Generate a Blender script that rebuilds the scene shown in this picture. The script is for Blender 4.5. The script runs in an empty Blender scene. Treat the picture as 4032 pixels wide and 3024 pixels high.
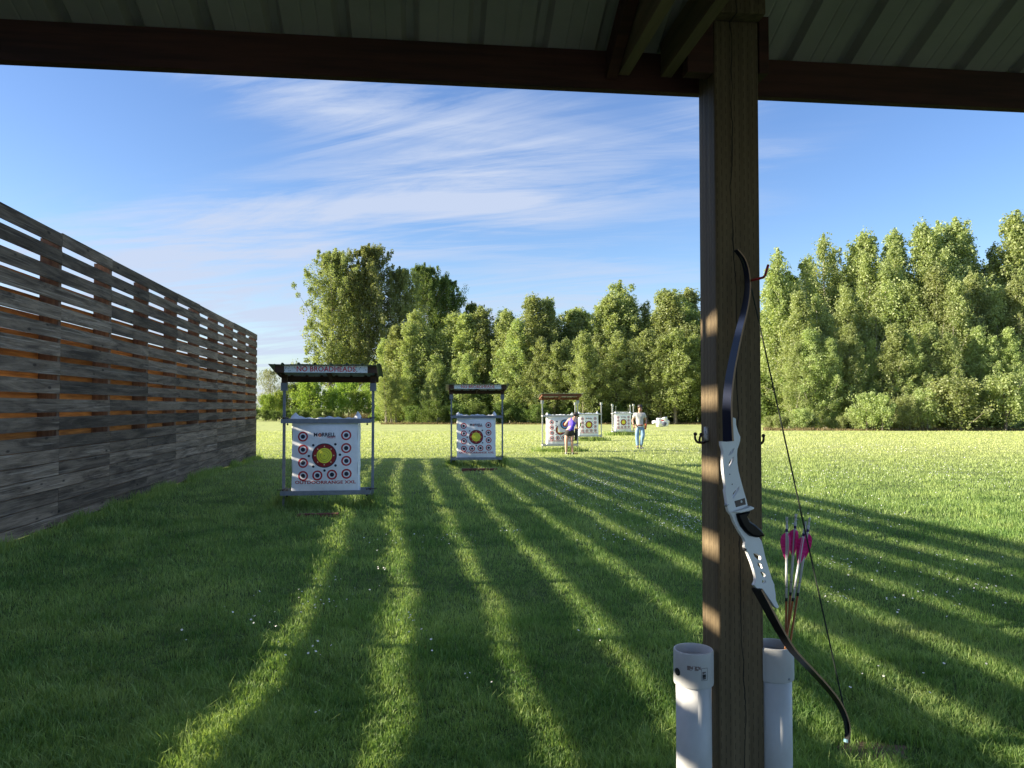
import bpy, bmesh, math, random
import numpy as np
from mathutils import Vector, Matrix
R = math.radians
scene = bpy.context.scene
COL = scene.collection

# ------------------------------------------------------------------ camera, sky, sun, exposure
F = 3000.0; CX = 2016.0; CY = 1512.0; CAMZ = 1.7
PITCH = math.atan(88 / F)
cd = bpy.data.cameras.new('camera'); cam = bpy.data.objects.new('camera', cd); COL.objects.link(cam)
cam.location = (0, 0, CAMZ); cam.rotation_euler = (R(90) + PITCH, 0, 0)
cd.sensor_width = 36; cd.lens = 36 * F / 4032; cd.clip_start = .05; cd.clip_end = 3000
scene.camera = cam
SUN_EL = R(18.6)
SUN_AZ = R(-95.0)                 # from +Y clockwise: sun stands to the left
TRAVEL = Vector((-math.sin(SUN_AZ) * math.cos(SUN_EL), -math.cos(SUN_AZ) * math.cos(SUN_EL), -math.sin(SUN_EL)))
sd = bpy.data.lights.new('sun', 'SUN'); sd.energy = 5.0; sd.angle = R(0.53); sd.color = (1, .89, .70)
sun = bpy.data.objects.new('sun', sd); COL.objects.link(sun)
sun.rotation_euler = TRAVEL.to_track_quat('-Z', 'Y').to_euler()
scene.view_settings.view_transform = 'Standard'; scene.view_settings.look = 'None'
scene.view_settings.gamma = 1; scene.view_settings.exposure = 1.5
scene.render.engine = 'CYCLES'
scene.cycles.max_bounces = 5; scene.cycles.diffuse_bounces = 3; scene.cycles.transparent_max_bounces = 8

world = bpy.data.worlds.new('World'); scene.world = world; world.use_nodes = True
def build_world():
    nt = world.node_tree; N = nt.nodes; L = nt.links; N.clear()
    out = N.new('ShaderNodeOutputWorld'); bg = N.new('ShaderNodeBackground'); bg.inputs[1].default_value = .105
    L.new(bg.outputs[0], out.inputs[0])
    sky = N.new('ShaderNodeTexSky'); sky.sky_type = 'NISHITA'; sky.sun_disc = False
    sky.sun_elevation = SUN_EL; sky.sun_rotation = SUN_AZ
    sky.air_density = 1.0; sky.dust_density = .6; sky.ozone_density = 2.5; sky.altitude = 50
    hs = N.new('ShaderNodeHueSaturation'); hs.inputs['Saturation'].default_value = 1.16; hs.inputs['Value'].default_value = .80
    hs.inputs['Hue'].default_value = .513
    L.new(sky.outputs[0], hs.inputs['Color'])
    tc = N.new('ShaderNodeTexCoord'); sp = N.new('ShaderNodeSeparateXYZ'); L.new(tc.outputs['Generated'], sp.inputs[0])
    def M(op, a, b=None, c=None, clamp=False):
        n = N.new('ShaderNodeMath'); n.operation = op; n.use_clamp = clamp
        for i, v in enumerate((a, b, c)):
            if v is None: continue
            if isinstance(v, (int, float)): n.inputs[i].default_value = v
            else: L.new(v, n.inputs[i])
        return n.outputs[0]
    az = M('ARCTAN2', sp.outputs[0], sp.outputs[1])            # azimuth from +Y
    el = M('ARCSINE', sp.outputs[2])
    # cirrus lie on a plane high above: project the direction on it
    zz = M('ADD', M('MAXIMUM', sp.outputs[2], 0.0), .12)
    px = M('DIVIDE', sp.outputs[0], zz); py = M('DIVIDE', sp.outputs[1], zz)
    def comb(x, y, z=0.0):
        c = N.new('ShaderNodeCombineXYZ')
        for i, v in enumerate((x, y, z)):
            if isinstance(v, (int, float)): c.inputs[i].default_value = v
            else: L.new(v, c.inputs[i])
        return c.outputs[0]
    def noise(vec, sc, det, rough, dist=0.0):
        n = N.new('ShaderNodeTexNoise'); n.inputs['Scale'].default_value = sc; n.inputs['Detail'].default_value = det
        n.inputs['Roughness'].default_value = rough; n.inputs['Distortion'].default_value = dist; L.new(vec, n.inputs['Vector'])
        return n.outputs['Fac']
    def ramp(v, a, b):
        n = N.new('ShaderNodeMapRange'); n.interpolation_type = 'SMOOTHSTEP'; L.new(v, n.inputs[0])
        n.inputs[1].default_value = a; n.inputs[2].default_value = b; return n.outputs[0]
    def rot(a, sx, sy, off=0.0):
        x = M('ADD', M('MULTIPLY', px, math.cos(a) * sx), M('MULTIPLY', py, math.sin(a) * sx))
        y = M('ADD', M('MULTIPLY', px, -math.sin(a) * sy), M('MULTIPLY', py, math.cos(a) * sy))
        return comb(x, y, off)
    n1 = noise(rot(R(3), .30, 1.15, 3.1), 1.0, 9, .62, 1.6)      # long fibres
    n2 = noise(rot(R(-16), .55, 2.3, 7.7), 1.3, 8, .66, 2.2)      # fine wisps
    n3 = noise(rot(0, .32, .32, 1.3), 1.0, 3, .5)                # broad cover
    def blob(a0, e0, ra, re, tilt=0.0):
        da = M('SUBTRACT', az, a0); de = M('SUBTRACT', el, e0)
        u = M('DIVIDE', M('ADD', M('MULTIPLY', da, math.cos(tilt)), M('MULTIPLY', de, math.sin(tilt))), ra)
        v = M('DIVIDE', M('ADD', M('MULTIPLY', da, -math.sin(tilt)), M('MULTIPLY', de, math.cos(tilt))), re)
        return M('POWER', 2.718, M('MULTIPLY', M('ADD', M('MULTIPLY', u, u), M('MULTIPLY', v, v)), -1.0))
    def add(*a):
        r = a[0]
        for q in a[1:]: r = M('ADD', r, q)
        return r
    def B(w, *a): return M('MULTIPLY', blob(*a), w)
    big = add(B(.85, -.04, .345, .28, .075, R(-14)), B(.62, -.28, .385, .22, .035, R(-9)), B(1.0, -.455, .405, .07, .018, R(-6)), B(.85, -.24, .245, .30, .05, R(10)),
              B(.7, -.02, .245, .26, .065, R(-24)), B(.7, -.32, .20, .34, .06, R(8)), B(.55, .26, .38, .10, .06, R(-50)), B(.85, -.45, .13, .45, .07, R(4)), B(.5, -.05, .12, .34, .04, R(5)), B(.22, .42, .08, .4, .05, 0), B(.28, .42, .33, .12, .02, R(14)), B(1.1, -.6, .04, .7, .075, 0))
    big = M('ADD', big, M('MULTIPLY', ramp(el, .55, .85), 1.3))  # unseen cirrus overhead, added to raise the ambient light
    big = M('SUBTRACT', big, B(.45, -.05, .185, .20, .028, R(6)))
    tex = add(M('MULTIPLY', n1, .46), M('MULTIPLY', n2, .44), M('MULTIPLY', n3, .24), -.06)
    cl = M('MULTIPLY', M('MULTIPLY', M('MAXIMUM', big, .05), ramp(tex, .33, .76)), 1.2, clamp=True)
    cl = M('MULTIPLY', ramp(cl, -.3, 1.3), ramp(cl, -.02, .30))
    horizon = M('MULTIPLY', ramp(M('MULTIPLY', el, -1.0), -.22, .02), .62)
    cl = M('MAXIMUM', cl, horizon)
    mx = N.new('ShaderNodeMixRGB'); mx.blend_type = 'MIX'
    L.new(cl, mx.inputs[0]); L.new(hs.outputs[0], mx.inputs[1]); mx.inputs[2].default_value = CLOUD
    L.new(mx.outputs[0], bg.inputs[0])
CLOUD = (2.1, 2.4, 3.05, 1)
build_world()

# ------------------------------------------------------------------ helpers
def tag(o, label=None, cat=None, group=None, kind=None):
    if label: o['label'] = label
    if cat: o['category'] = cat
    if group: o['group'] = group
    if kind: o['kind'] = kind
    return o
def empty(name, loc=(0, 0, 0), rz=0.0, label=None, cat=None, group=None, kind=None):
    o = bpy.data.objects.new(name, None); COL.objects.link(o); o.location = loc; o.rotation_euler = (0, 0, rz)
    o.empty_display_size = .1
    return tag(o, label, cat, group, kind)
def link(name, me, mat=None, parent=None, smooth=False):
    o = bpy.data.objects.new(name, me); COL.objects.link(o)
    if mat is not None:
        for m in (mat if isinstance(mat, (list, tuple)) else [mat]): me.materials.append(m)
    if parent is not None: o.parent = parent
    if smooth and len(me.polygons): me.polygons.foreach_set('use_smooth', [True] * len(me.polygons))
    return o
class MB:
    def __init__(s): s.v = []; s.f = []; s.mi = []; s.a = []
    def add(s, vs, fs, mi=0, a=0.0):
        b = len(s.v); s.v += [tuple(v) for v in vs]
        for f in fs: s.f.append(tuple(i + b for i in f)); s.mi.append(mi); s.a.append(a)
    def box(s, x0, x1, y0, y1, z0, z1, mi=0, a=0.0, M=None):
        vs = [Vector((x, y, z)) for z in (z0, z1) for y in (y0, y1) for x in (x0, x1)]
        if M is not None: vs = [M @ v for v in vs]
        s.add(vs, [(0, 2, 3, 1), (4, 5, 7, 6), (0, 1, 5, 4), (2, 6, 7, 3), (0, 4, 6, 2), (1, 3, 7, 5)], mi, a)
    def bar(s, p, q, w, h, mi=0, a=0.0, up=(0, 0, 1)):
        p = Vector(p); q = Vector(q); d = (q - p); l = d.length; d.normalize()
        x = d.cross(Vector(up)).normalized(); z = x.cross(d)
        M = Matrix((( x.x, d.x, z.x, p.x), (x.y, d.y, z.y, p.y), (x.z, d.z, z.z, p.z), (0, 0, 0, 1)))
        s.box(-w / 2, w / 2, 0, l, -h / 2, h / 2, mi, a, M)
    def tube(s, pts, rad, n=8, mi=0, a=0.0, cap=True):
        pts = [Vector(p) for p in pts]; rad = [rad] * len(pts) if isinstance(rad, (int, float)) else rad
        vs = []; fs = []; prev = None
        for i, p in enumerate(pts):
            d = (pts[min(i + 1, len(pts) - 1)] - pts[max(i - 1, 0)]).normalized()
            if prev is None:
                x = d.cross(Vector((0, 0, 1)) if abs(d.z) < .9 else Vector((1, 0, 0))).normalized()
            else: x = (prev - d * prev.dot(d)).normalized()
            prev = x; y = d.cross(x)
            for k in range(n):
                t = 2 * math.pi * k / n; vs.append(p + (x * math.cos(t) + y * math.sin(t)) * rad[i])
        for i in range(len(pts) - 1):
            for k in range(n):
                k2 = (k + 1) % n; fs.append((i * n + k, i * n + k2, (i + 1) * n + k2, (i + 1) * n + k))
        if cap: fs.append(tuple(range(n - 1, -1, -1))); fs.append(tuple((len(pts) - 1) * n + k for k in range(n)))
        s.add(vs, fs, mi, a)
    def lathe(s, prof, n=32, c=(0, 0, 0), mi=0, close=False):
        vs = []; fs = []
        for r, z in prof:
            for k in range(n):
                t = 2 * math.pi * k / n; vs.append((c[0] + r * math.cos(t), c[1] + r * math.sin(t), c[2] + z))
        m = len(prof)
        for i in range(m - (0 if close else 1)):
            j = (i + 1) % m
            for k in range(n):
                k2 = (k + 1) % n; fs.append((i * n + k, i * n + k2, j * n + k2, j * n + k))
        s.add(vs, fs, mi)
    def ball(s, c, r, n=12, mi=0, sz=(1, 1, 1)):
        vs = []; fs = []; m = n // 2
        for i in range(m + 1):
            ph = math.pi * i / m
            for k in range(n):
                t = 2 * math.pi * k / n
                vs.append((c[0] + r * sz[0] * math.sin(ph) * math.cos(t), c[1] + r * sz[1] * math.sin(ph) * math.sin(t), c[2] + r * sz[2] * math.cos(ph)))
        for i in range(m):
            for k in range(n):
                k2 = (k + 1) % n; fs.append((i * n + k, (i + 1) * n + k, (i + 1) * n + k2, i * n + k2))
        s.add(vs, fs, mi)
    def mesh(s, name):
        me = bpy.data.meshes.new(name); me.from_pydata(s.v, [], s.f); me.validate()
        if len(me.polygons) == len(s.f):
            me.polygons.foreach_set('material_index', s.mi)
            at = me.attributes.new('rnd', 'FLOAT', 'FACE'); at.data.foreach_set('value', s.a)
        me.update(); return me
    def build(s, name, mat, parent=None, smooth=False, bevel=0.0):
        o = link(name, s.mesh(name), mat, parent, smooth)
        if bevel: bev(o, bevel)
        return o
def bev(o, w, seg=2):
    m = o.modifiers.new('bevel', 'BEVEL'); m.width = w; m.segments = seg; m.limit_method = 'ANGLE'; m.angle_limit = R(40)
def np_mesh(name, V, Fc, attrs=None, dom='FACE', smooth=False):
    V = np.ascontiguousarray(V, dtype=np.float32); Fc = np.ascontiguousarray(Fc, dtype=np.int32)
    me = bpy.data.meshes.new(name); n, k = Fc.shape
    me.vertices.add(len(V)); me.vertices.foreach_set('co', V.ravel())
    me.loops.add(n * k); me.loops.foreach_set('vertex_index', Fc.ravel())
    me.polygons.add(n); me.polygons.foreach_set('loop_start', np.arange(0, n * k, k, dtype=np.int32))
    if smooth: me.polygons.foreach_set('use_smooth', np.ones(n, dtype=bool))
    for nm, arr in (attrs or {}).items():
        at = me.attributes.new(nm, 'FLOAT', dom); at.data.foreach_set('value', np.ascontiguousarray(arr, dtype=np.float32))
    me.update(calc_edges=True); return me

_fw = Vector((0, math.cos(PITCH), math.sin(PITCH))); _up = Vector((0, -math.sin(PITCH), math.cos(PITCH)))
def ray(px, py): return _fw + Vector((1, 0, 0)) * ((px - CX) / F) + _up * ((CY - py) / F)
def P(px, py, Y):
    d = ray(px, py); return Vector((0, 0, CAMZ)) + d * (Y / d.y)

# ground height
_gy = np.array([-60, 3.1, 3.8, 5.6, 18, 22, 29, 41, 50, 90, 900.]); _gz = np.array([.05, .045, .03, 0, 0, -.03, -.13, -.16, -.22, -.35, -.35])
def sst(a, b, x):
    t = np.clip((x - a) / (b - a), 0, 1); return t * t * (3 - 2 * t)
def G(x, y):
    x = np.asarray(x, float); y = np.asarray(y, float)
    z = np.interp(y, _gy, _gz)
    near = 1 - sst(25, 55, y)
    z = z + near * .012 * np.clip(x, 0, 8) * (1 - sst(9, 20, y))
    z = z + near * (.010 * np.sin(x * 1.9 + 1.3 * np.sin(y * .6)) * np.sin(y * 1.15 + .7) + .011 * np.sin(y * 2.6 + .8 * np.sin(x * 1.1) + .4) * (.5 + .5 * np.sin(x * .7 + y * .31))
                    + .010 * np.sin(x * 3.7 + y * 1.7) * np.sin(y * 3.1 - x * 1.3))
    return z
def gz(x, y): return float(G(x, y))
def on_ground(px, py):
    d = ray(px, py); lo, hi = 1.0, 400.0
    for _ in range(50):
        m = (lo + hi) / 2; z = CAMZ + d.z / d.y * m
        if z > gz(d.x / d.y * m, m): lo = m
        else: hi = m
    m = (lo + hi) / 2; return Vector((d.x / d.y * m, m, gz(d.x / d.y * m, m)))

# ------------------------------------------------------------------ materials
def mat(name, col, rough=.6, metal=0.0, var=0.0, scale=8.0, stretch=(1, 1, 1), col2=None, bump=0.0, bscale=None, spec=.5, rnd=0.0, detail=6, thr=(.35, .65)):
    m = bpy.data.materials.new(name); m.use_nodes = True; nt = m.node_tree; N = nt.nodes; L = nt.links
    b = N['Principled BSDF']; b.inputs['Roughness'].default_value = rough; b.inputs['Metallic'].default_value = metal
    b.inputs['Specular IOR Level'].default_value = spec
    c = (*col, 1); b.inputs['Base Color'].default_value = c
    src = None
    if var or col2 or bump:
        tc = N.new('ShaderNodeTexCoord'); mp = N.new('ShaderNodeMapping'); mp.inputs['Scale'].default_value = stretch
        L.new(tc.outputs['Object'], mp.inputs['Vector'])
        vec = mp.outputs[0]
        if rnd:
            at = N.new('ShaderNodeAttribute'); at.attribute_name = 'rnd'
            ad = N.new('ShaderNodeVectorMath'); ad.operation = 'MULTIPLY_ADD'; L.new(at.outputs['Fac'], ad.inputs[0])
            ad.inputs[1].default_value = (37, 53, 71); L.new(vec, ad.inputs[2]); vec = ad.outputs[0]
        nz = N.new('ShaderNodeTexNoise'); nz.inputs['Scale'].default_value = scale; nz.inputs['Detail'].default_value = detail
        nz.inputs['Roughness'].default_value = .62; L.new(vec, nz.inputs['Vector'])
        mr = N.new('ShaderNodeMapRange'); mr.inputs[1].default_value = thr[0]; mr.inputs[2].default_value = thr[1]; L.new(nz.outputs['Fac'], mr.inputs[0])
        mx = N.new('ShaderNodeMixRGB'); c2 = col2 or tuple(x * (1 - var) for x in col)
        c1 = col if col2 else tuple(min(1, x * (1 + var)) for x in col)
        mx.inputs[1].default_value = (*c2, 1); mx.inputs[2].default_value = (*c1, 1); L.new(mr.outputs[0], mx.inputs[0])
        src = mx.outputs[0]
        if rnd:
            mm = N.new('ShaderNodeMapRange'); L.new(at.outputs['Fac'], mm.inputs[0]); mm.inputs[3].default_value = 1 - rnd; mm.inputs[4].default_value = 1 + rnd
            hv = N.new('ShaderNodeHueSaturation'); L.new(mm.outputs[0], hv.inputs['Value']); L.new(src, hv.inputs['Color'])
            src = hv.outputs[0]
        L.new(src, b.inputs['Base Color'])
        if bump:
            bn = N.new('ShaderNodeBump'); bn.inputs['Strength'].default_value = bump; bn.inputs['Distance'].default_value = .01
            if bscale:
                nb = N.new('ShaderNodeTexNoise'); nb.inputs['Scale'].default_value = bscale; nb.inputs['Detail'].default_value = 5; L.new(vec, nb.inputs['Vector'])
                L.new(nb.outputs['Fac'], bn.inputs['Height'])
            else: L.new(nz.outputs['Fac'], bn.inputs['Height'])
            L.new(bn.outputs[0], b.inputs['Normal'])
    return m
def leafmat(name, c1, c2, trans=.35, objvar=.12, gloss=.0, patch=None, dry=False):
    m = bpy.data.materials.new(name); m.use_nodes = True; nt = m.node_tree; N = nt.nodes; L = nt.links; N.clear()
    out = N.new('ShaderNodeOutputMaterial'); at = N.new('ShaderNodeAttribute'); at.attribute_name = 'rnd'
    mx = N.new('ShaderNodeMixRGB'); mx.inputs[1].default_value = (*c1, 1); mx.inputs[2].default_value = (*c2, 1); L.new(at.outputs['Fac'], mx.inputs[0])
    src = mx.outputs[0]
    if objvar:
        oi = N.new('ShaderNodeObjectInfo'); hv = N.new('ShaderNodeHueSaturation')
        mr = N.new('ShaderNodeMapRange'); L.new(oi.outputs['Random'], mr.inputs[0]); mr.inputs[3].default_value = 1 - objvar * 1.6; mr.inputs[4].default_value = 1 + objvar * 1.6
        mh = N.new('ShaderNodeMapRange'); L.new(oi.outputs['Random'], mh.inputs[0]); mh.inputs[3].default_value = .5; mh.inputs[4].default_value = .5 + objvar * .16
        L.new(mr.outputs[0], hv.inputs['Value']); L.new(mh.outputs[0], hv.inputs['Hue']); L.new(src, hv.inputs['Color']); src = hv.outputs[0]
    if patch:
        tc = N.new('ShaderNodeTexCoord')
        nz = N.new('ShaderNodeTexNoise'); nz.inputs['Scale'].default_value = patch[0]; nz.inputs['Detail'].default_value = 4; L.new(tc.outputs['Object'], nz.inputs['Vector'])
        mr = N.new('ShaderNodeMapRange'); L.new(nz.outputs['Fac'], mr.inputs[0]); mr.inputs[1].default_value = .38; mr.inputs[2].default_value = .66
        mp = N.new('ShaderNodeMixRGB'); L.new(mr.outputs[0], mp.inputs[0]); L.new(src, mp.inputs[1])
        m2 = N.new('ShaderNodeMixRGB'); m2.blend_type = 'MULTIPLY'; m2.inputs[0].default_value = 1; L.new(src, m2.inputs[1]); m2.inputs[2].default_value = (*patch[1], 1)
        L.new(m2.outputs[0], mp.inputs[2]); src = mp.outputs[0]
    if dry:      # worn straw-coloured patches, and a paler tone that comes in with distance down the field
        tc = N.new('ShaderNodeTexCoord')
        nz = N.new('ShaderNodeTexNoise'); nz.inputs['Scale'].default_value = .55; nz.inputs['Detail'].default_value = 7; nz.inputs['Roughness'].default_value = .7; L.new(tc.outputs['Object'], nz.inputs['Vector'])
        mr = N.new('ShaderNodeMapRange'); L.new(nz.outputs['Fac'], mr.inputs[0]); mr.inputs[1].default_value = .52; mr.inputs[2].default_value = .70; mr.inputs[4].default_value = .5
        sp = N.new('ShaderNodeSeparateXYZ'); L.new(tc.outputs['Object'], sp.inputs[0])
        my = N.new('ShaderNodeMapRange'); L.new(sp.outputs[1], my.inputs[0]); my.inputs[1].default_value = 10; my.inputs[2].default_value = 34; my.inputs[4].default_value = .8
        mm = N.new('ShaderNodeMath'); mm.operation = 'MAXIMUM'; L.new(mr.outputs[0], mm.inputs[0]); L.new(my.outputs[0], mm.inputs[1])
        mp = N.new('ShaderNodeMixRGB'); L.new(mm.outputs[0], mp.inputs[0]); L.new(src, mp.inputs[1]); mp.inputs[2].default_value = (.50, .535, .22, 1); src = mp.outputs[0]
    d = N.new('ShaderNodeBsdfDiffuse'); t = N.new('ShaderNodeBsdfTranslucent'); L.new(src, d.inputs[0])
    br = N.new('ShaderNodeMixRGB'); br.blend_type = 'MULTIPLY'; br.inputs[0].default_value = 1; L.new(src, br.inputs[1]); br.inputs[2].default_value = (1.15, 1.15, .6, 1)
    L.new(br.outputs[0], t.inputs[0])
    ms = N.new('ShaderNodeMixShader'); ms.inputs[0].default_value = trans; L.new(d.outputs[0], ms.inputs[1]); L.new(t.outputs[0], ms.inputs[2])
    o = ms.outputs[0]
    if gloss:
        g = N.new('ShaderNodeBsdfGlossy'); g.inputs['Roughness'].default_value = .5; g.inputs[0].default_value = (1, 1, 1, 1)
        m3 = N.new('ShaderNodeMixShader'); m3.inputs[0].default_value = gloss; L.new(o, m3.inputs[1]); L.new(g.outputs[0], m3.inputs[2]); o = m3.outputs[0]
    L.new(o, out.inputs[0]); return m

LAWN1 = (.115, .235, .06); LAWN2 = (.47, .59, .18)
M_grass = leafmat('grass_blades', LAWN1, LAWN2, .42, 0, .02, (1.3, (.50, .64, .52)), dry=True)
M_tall = leafmat('tall_grass_blades', (.17, .29, .07), (.42, .50, .18), .45, 0, .01)
def ground_mat():
    m = bpy.data.materials.new('lawn_soil_and_turf'); m.use_nodes = True; nt = m.node_tree; N = nt.nodes; L = nt.links
    b = N['Principled BSDF']; b.inputs['Roughness'].default_value = .9; b.inputs['Specular IOR Level'].default_value = .1
    tc = N.new('ShaderNodeTexCoord')
    def nz(sc, st, det=6, r=.6):
        mp = N.new('ShaderNodeMapping'); mp.inputs['Scale'].default_value = st; L.new(tc.outputs['Object'], mp.inputs['Vector'])
        n = N.new('ShaderNodeTexNoise'); n.inputs['Scale'].default_value = sc; n.inputs['Detail'].default_value = det; n.inputs['Roughness'].default_value = r
        L.new(mp.outputs[0], n.inputs['Vector']); return n.outputs['Fac']
    def rp(v, a, b_):
        n = N.new('ShaderNodeMapRange'); L.new(v, n.inputs[0]); n.inputs[1].default_value = a; n.inputs[2].default_value = b_; return n.outputs[0]
    def mix(f, a, c):
        n = N.new('ShaderNodeMixRGB')
        if isinstance(f, float): n.inputs[0].default_value = f
        else: L.new(f, n.inputs[0])
        for i, v in ((1, a), (2, c)):
            if isinstance(v, tuple): n.inputs[i].default_value = (*v, 1)
            else: L.new(v, n.inputs[i])
        return n.outputs[0]
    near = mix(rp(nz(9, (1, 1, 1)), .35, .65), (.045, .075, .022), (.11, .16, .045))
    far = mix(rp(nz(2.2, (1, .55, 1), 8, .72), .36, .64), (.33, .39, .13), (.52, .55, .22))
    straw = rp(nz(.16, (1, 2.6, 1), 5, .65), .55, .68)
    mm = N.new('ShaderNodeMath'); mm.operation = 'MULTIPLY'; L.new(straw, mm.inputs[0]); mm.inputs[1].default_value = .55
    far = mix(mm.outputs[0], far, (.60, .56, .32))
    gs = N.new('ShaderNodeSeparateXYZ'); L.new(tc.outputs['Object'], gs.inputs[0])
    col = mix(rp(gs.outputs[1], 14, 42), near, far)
    L.new(col, b.inputs['Base Color'])
    bn = N.new('ShaderNodeBump'); bn.inputs['Strength'].default_value = .9; bn.inputs['Distance'].default_value = .06
    L.new(nz(6, (1, 1, 1), 8, .75), bn.inputs['Height']); L.new(bn.outputs[0], b.inputs['Normal'])
    return m
M_ground = ground_mat()
M_bark = mat('bark', (.16, .14, .11), .9, var=.4, scale=6, stretch=(1, 1, .2), bump=.4)
M_palebark = mat('pale_bark', (.42, .38, .32), .85, var=.35, scale=5, stretch=(1, 1, .3), bump=.3)

# ------------------------------------------------------------------ ground sheet
def build_ground():
    ys = np.concatenate([np.linspace(-30, 2, 12), np.arange(2.3, 30, .16), np.arange(30, 60, .8), np.arange(60, 130, 4), np.linspace(140, 1500, 14)])
    xs = np.concatenate([-np.geomspace(1500, 16, 18), np.arange(-15, 15, .16), np.geomspace(15.2, 1500, 18)])
    X, Y = np.meshgrid(xs, ys); Z = G(X, Y); Z = np.where(Y < 2.2, .045, Z)
    V = np.stack([X, Y, Z], -1).reshape(-1, 3); nx = len(xs); ny = len(ys)
    i = np.arange(ny - 1)[:, None] * nx + np.arange(nx - 1)[None, :]; i = i.ravel()
    Fc = np.stack([i, i + 1, i + nx + 1, i + nx], -1)
    o = link('lawn', np_mesh('lawn', V, Fc, smooth=True), M_ground); tag(o, kind='structure')
build_ground()

# fence line: near plane X*cos + Y*sin = -PF
FA = math.atan(.1538); PF = 4.686 * math.cos(FA)
def fence_x(y): return -(PF + y * math.sin(FA)) / math.cos(FA)

_b1 = on_ground(3440, 2965); _b2 = on_ground(1850, 1858); BARE = [(_b1.x, _b1.y, .26, .13), (_b2.x, _b2.y, .7, .35)]
def blades(n, ymin, ymax, pw, h, w, seed, region=None, lean=.5, xf=.82):
    rg = np.random.default_rng(seed)
    if region is None:
        u = rg.random(n); a = 1 - pw
        y = (ymin ** a + u * (ymax ** a - ymin ** a)) ** (1 / a)
        x = (rg.random(n) * 2 - 1) * (xf * y + .3)
    else: x, y = region(rg, n)
    keep = (x > -(PF + y * math.sin(FA)) / math.cos(FA) + .03) | (y > 25.95) if region is None else np.ones(len(x), bool)
    for (bx, by, ex, ey) in BARE: keep &= ~((((x - bx) / ex) ** 2 + ((y - by) / ey) ** 2 < .8 + .3 * np.sin(x * 31) * np.sin(y * 27)) & (rg.random(n) < .72))
    x = x[keep]; y = y[keep]; n = len(x)
    z = G(x, y); sc = np.maximum(1, y / 7.0) if region is None else np.ones(n)
    # clumping: neighbouring blades share height and lean
    cl = np.sin(x * 5.1 + 1.7 * np.sin(y * 2.3)) * np.sin(y * 4.3 + 1.1 * np.sin(x * 3.1)) * .5 + np.sin(x * 1.3 + y * .9) * np.sin(y * 1.7 - x * .8) * .5
    c2 = np.sin(x * 17 + 3 * np.sin(y * 5.3)) * np.sin(y * 14 + 2.5 * np.sin(x * 6.1)); worn = np.sin(x * .83 + 2.1 * np.sin(y * .37 + 1)) * np.sin(y * .61 + 1.9 * np.sin(x * .51)); hh = h * (.45 + .85 * rg.random(n)) * (1 + .42 * cl + .35 * c2) * (1 - .35 * (worn > .55)) * np.minimum(sc, 1.5)
    ww = w * (.6 + .8 * rg.random(n)) * sc
    t = rg.random(n) * 2 * np.pi; lt = t + rg.normal(0, .8, n) + 1.2 * cl; ln = np.abs(rg.normal(0, lean, n)) * hh + .15 * hh
    dx = np.cos(t + np.pi / 2) * ww / 2; dy = np.sin(t + np.pi / 2) * ww / 2
    V = np.zeros((n, 5, 3), np.float32)
    mx = x + np.cos(lt) * ln * .35; my = y + np.sin(lt) * ln * .35; mz = z + hh * .6
    V[:, 0] = np.stack([x - dx, y - dy, z - .01], -1); V[:, 1] = np.stack([x + dx, y + dy, z - .01], -1)
    V[:, 2] = np.stack([mx + dx * .8, my + dy * .8, mz], -1); V[:, 3] = np.stack([mx - dx * .8, my - dy * .8, mz], -1)
    V[:, 4] = np.stack([x + np.cos(lt) * ln, y + np.sin(lt) * ln, z + hh], -1)
    b = np.arange(n) * 5
    q1 = np.stack([b, b + 1, b + 2], -1); q2 = np.stack([b, b + 2, b + 3], -1); q3 = np.stack([b + 3, b + 2, b + 4], -1)
    Fc = np.concatenate([q1, q2, q3]); r = np.clip(rg.random(n) ** 1.3 * .8 + .25 * cl + .12, 0, 1)
    return V.reshape(-1, 3), Fc, np.tile(r, 3)
def build_grass():
    V, Fc, r = blades(790000, 2.9, 60, 1.38, .040, .0046, 3)
    V2, F2, r2 = blades(26000, 2.9, 26, 1.5, .064, .0042, 8, lean=.95)
    F2 = F2 + len(V); V = np.concatenate([V, V2]); Fc = np.concatenate([Fc, F2]); r = np.concatenate([r, np.clip(r2 + .35, 0, 1)])
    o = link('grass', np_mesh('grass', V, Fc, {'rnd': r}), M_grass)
    tag(o, 'short mown green grass covering the whole range', 'grass', kind='stuff')
build_grass()
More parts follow.
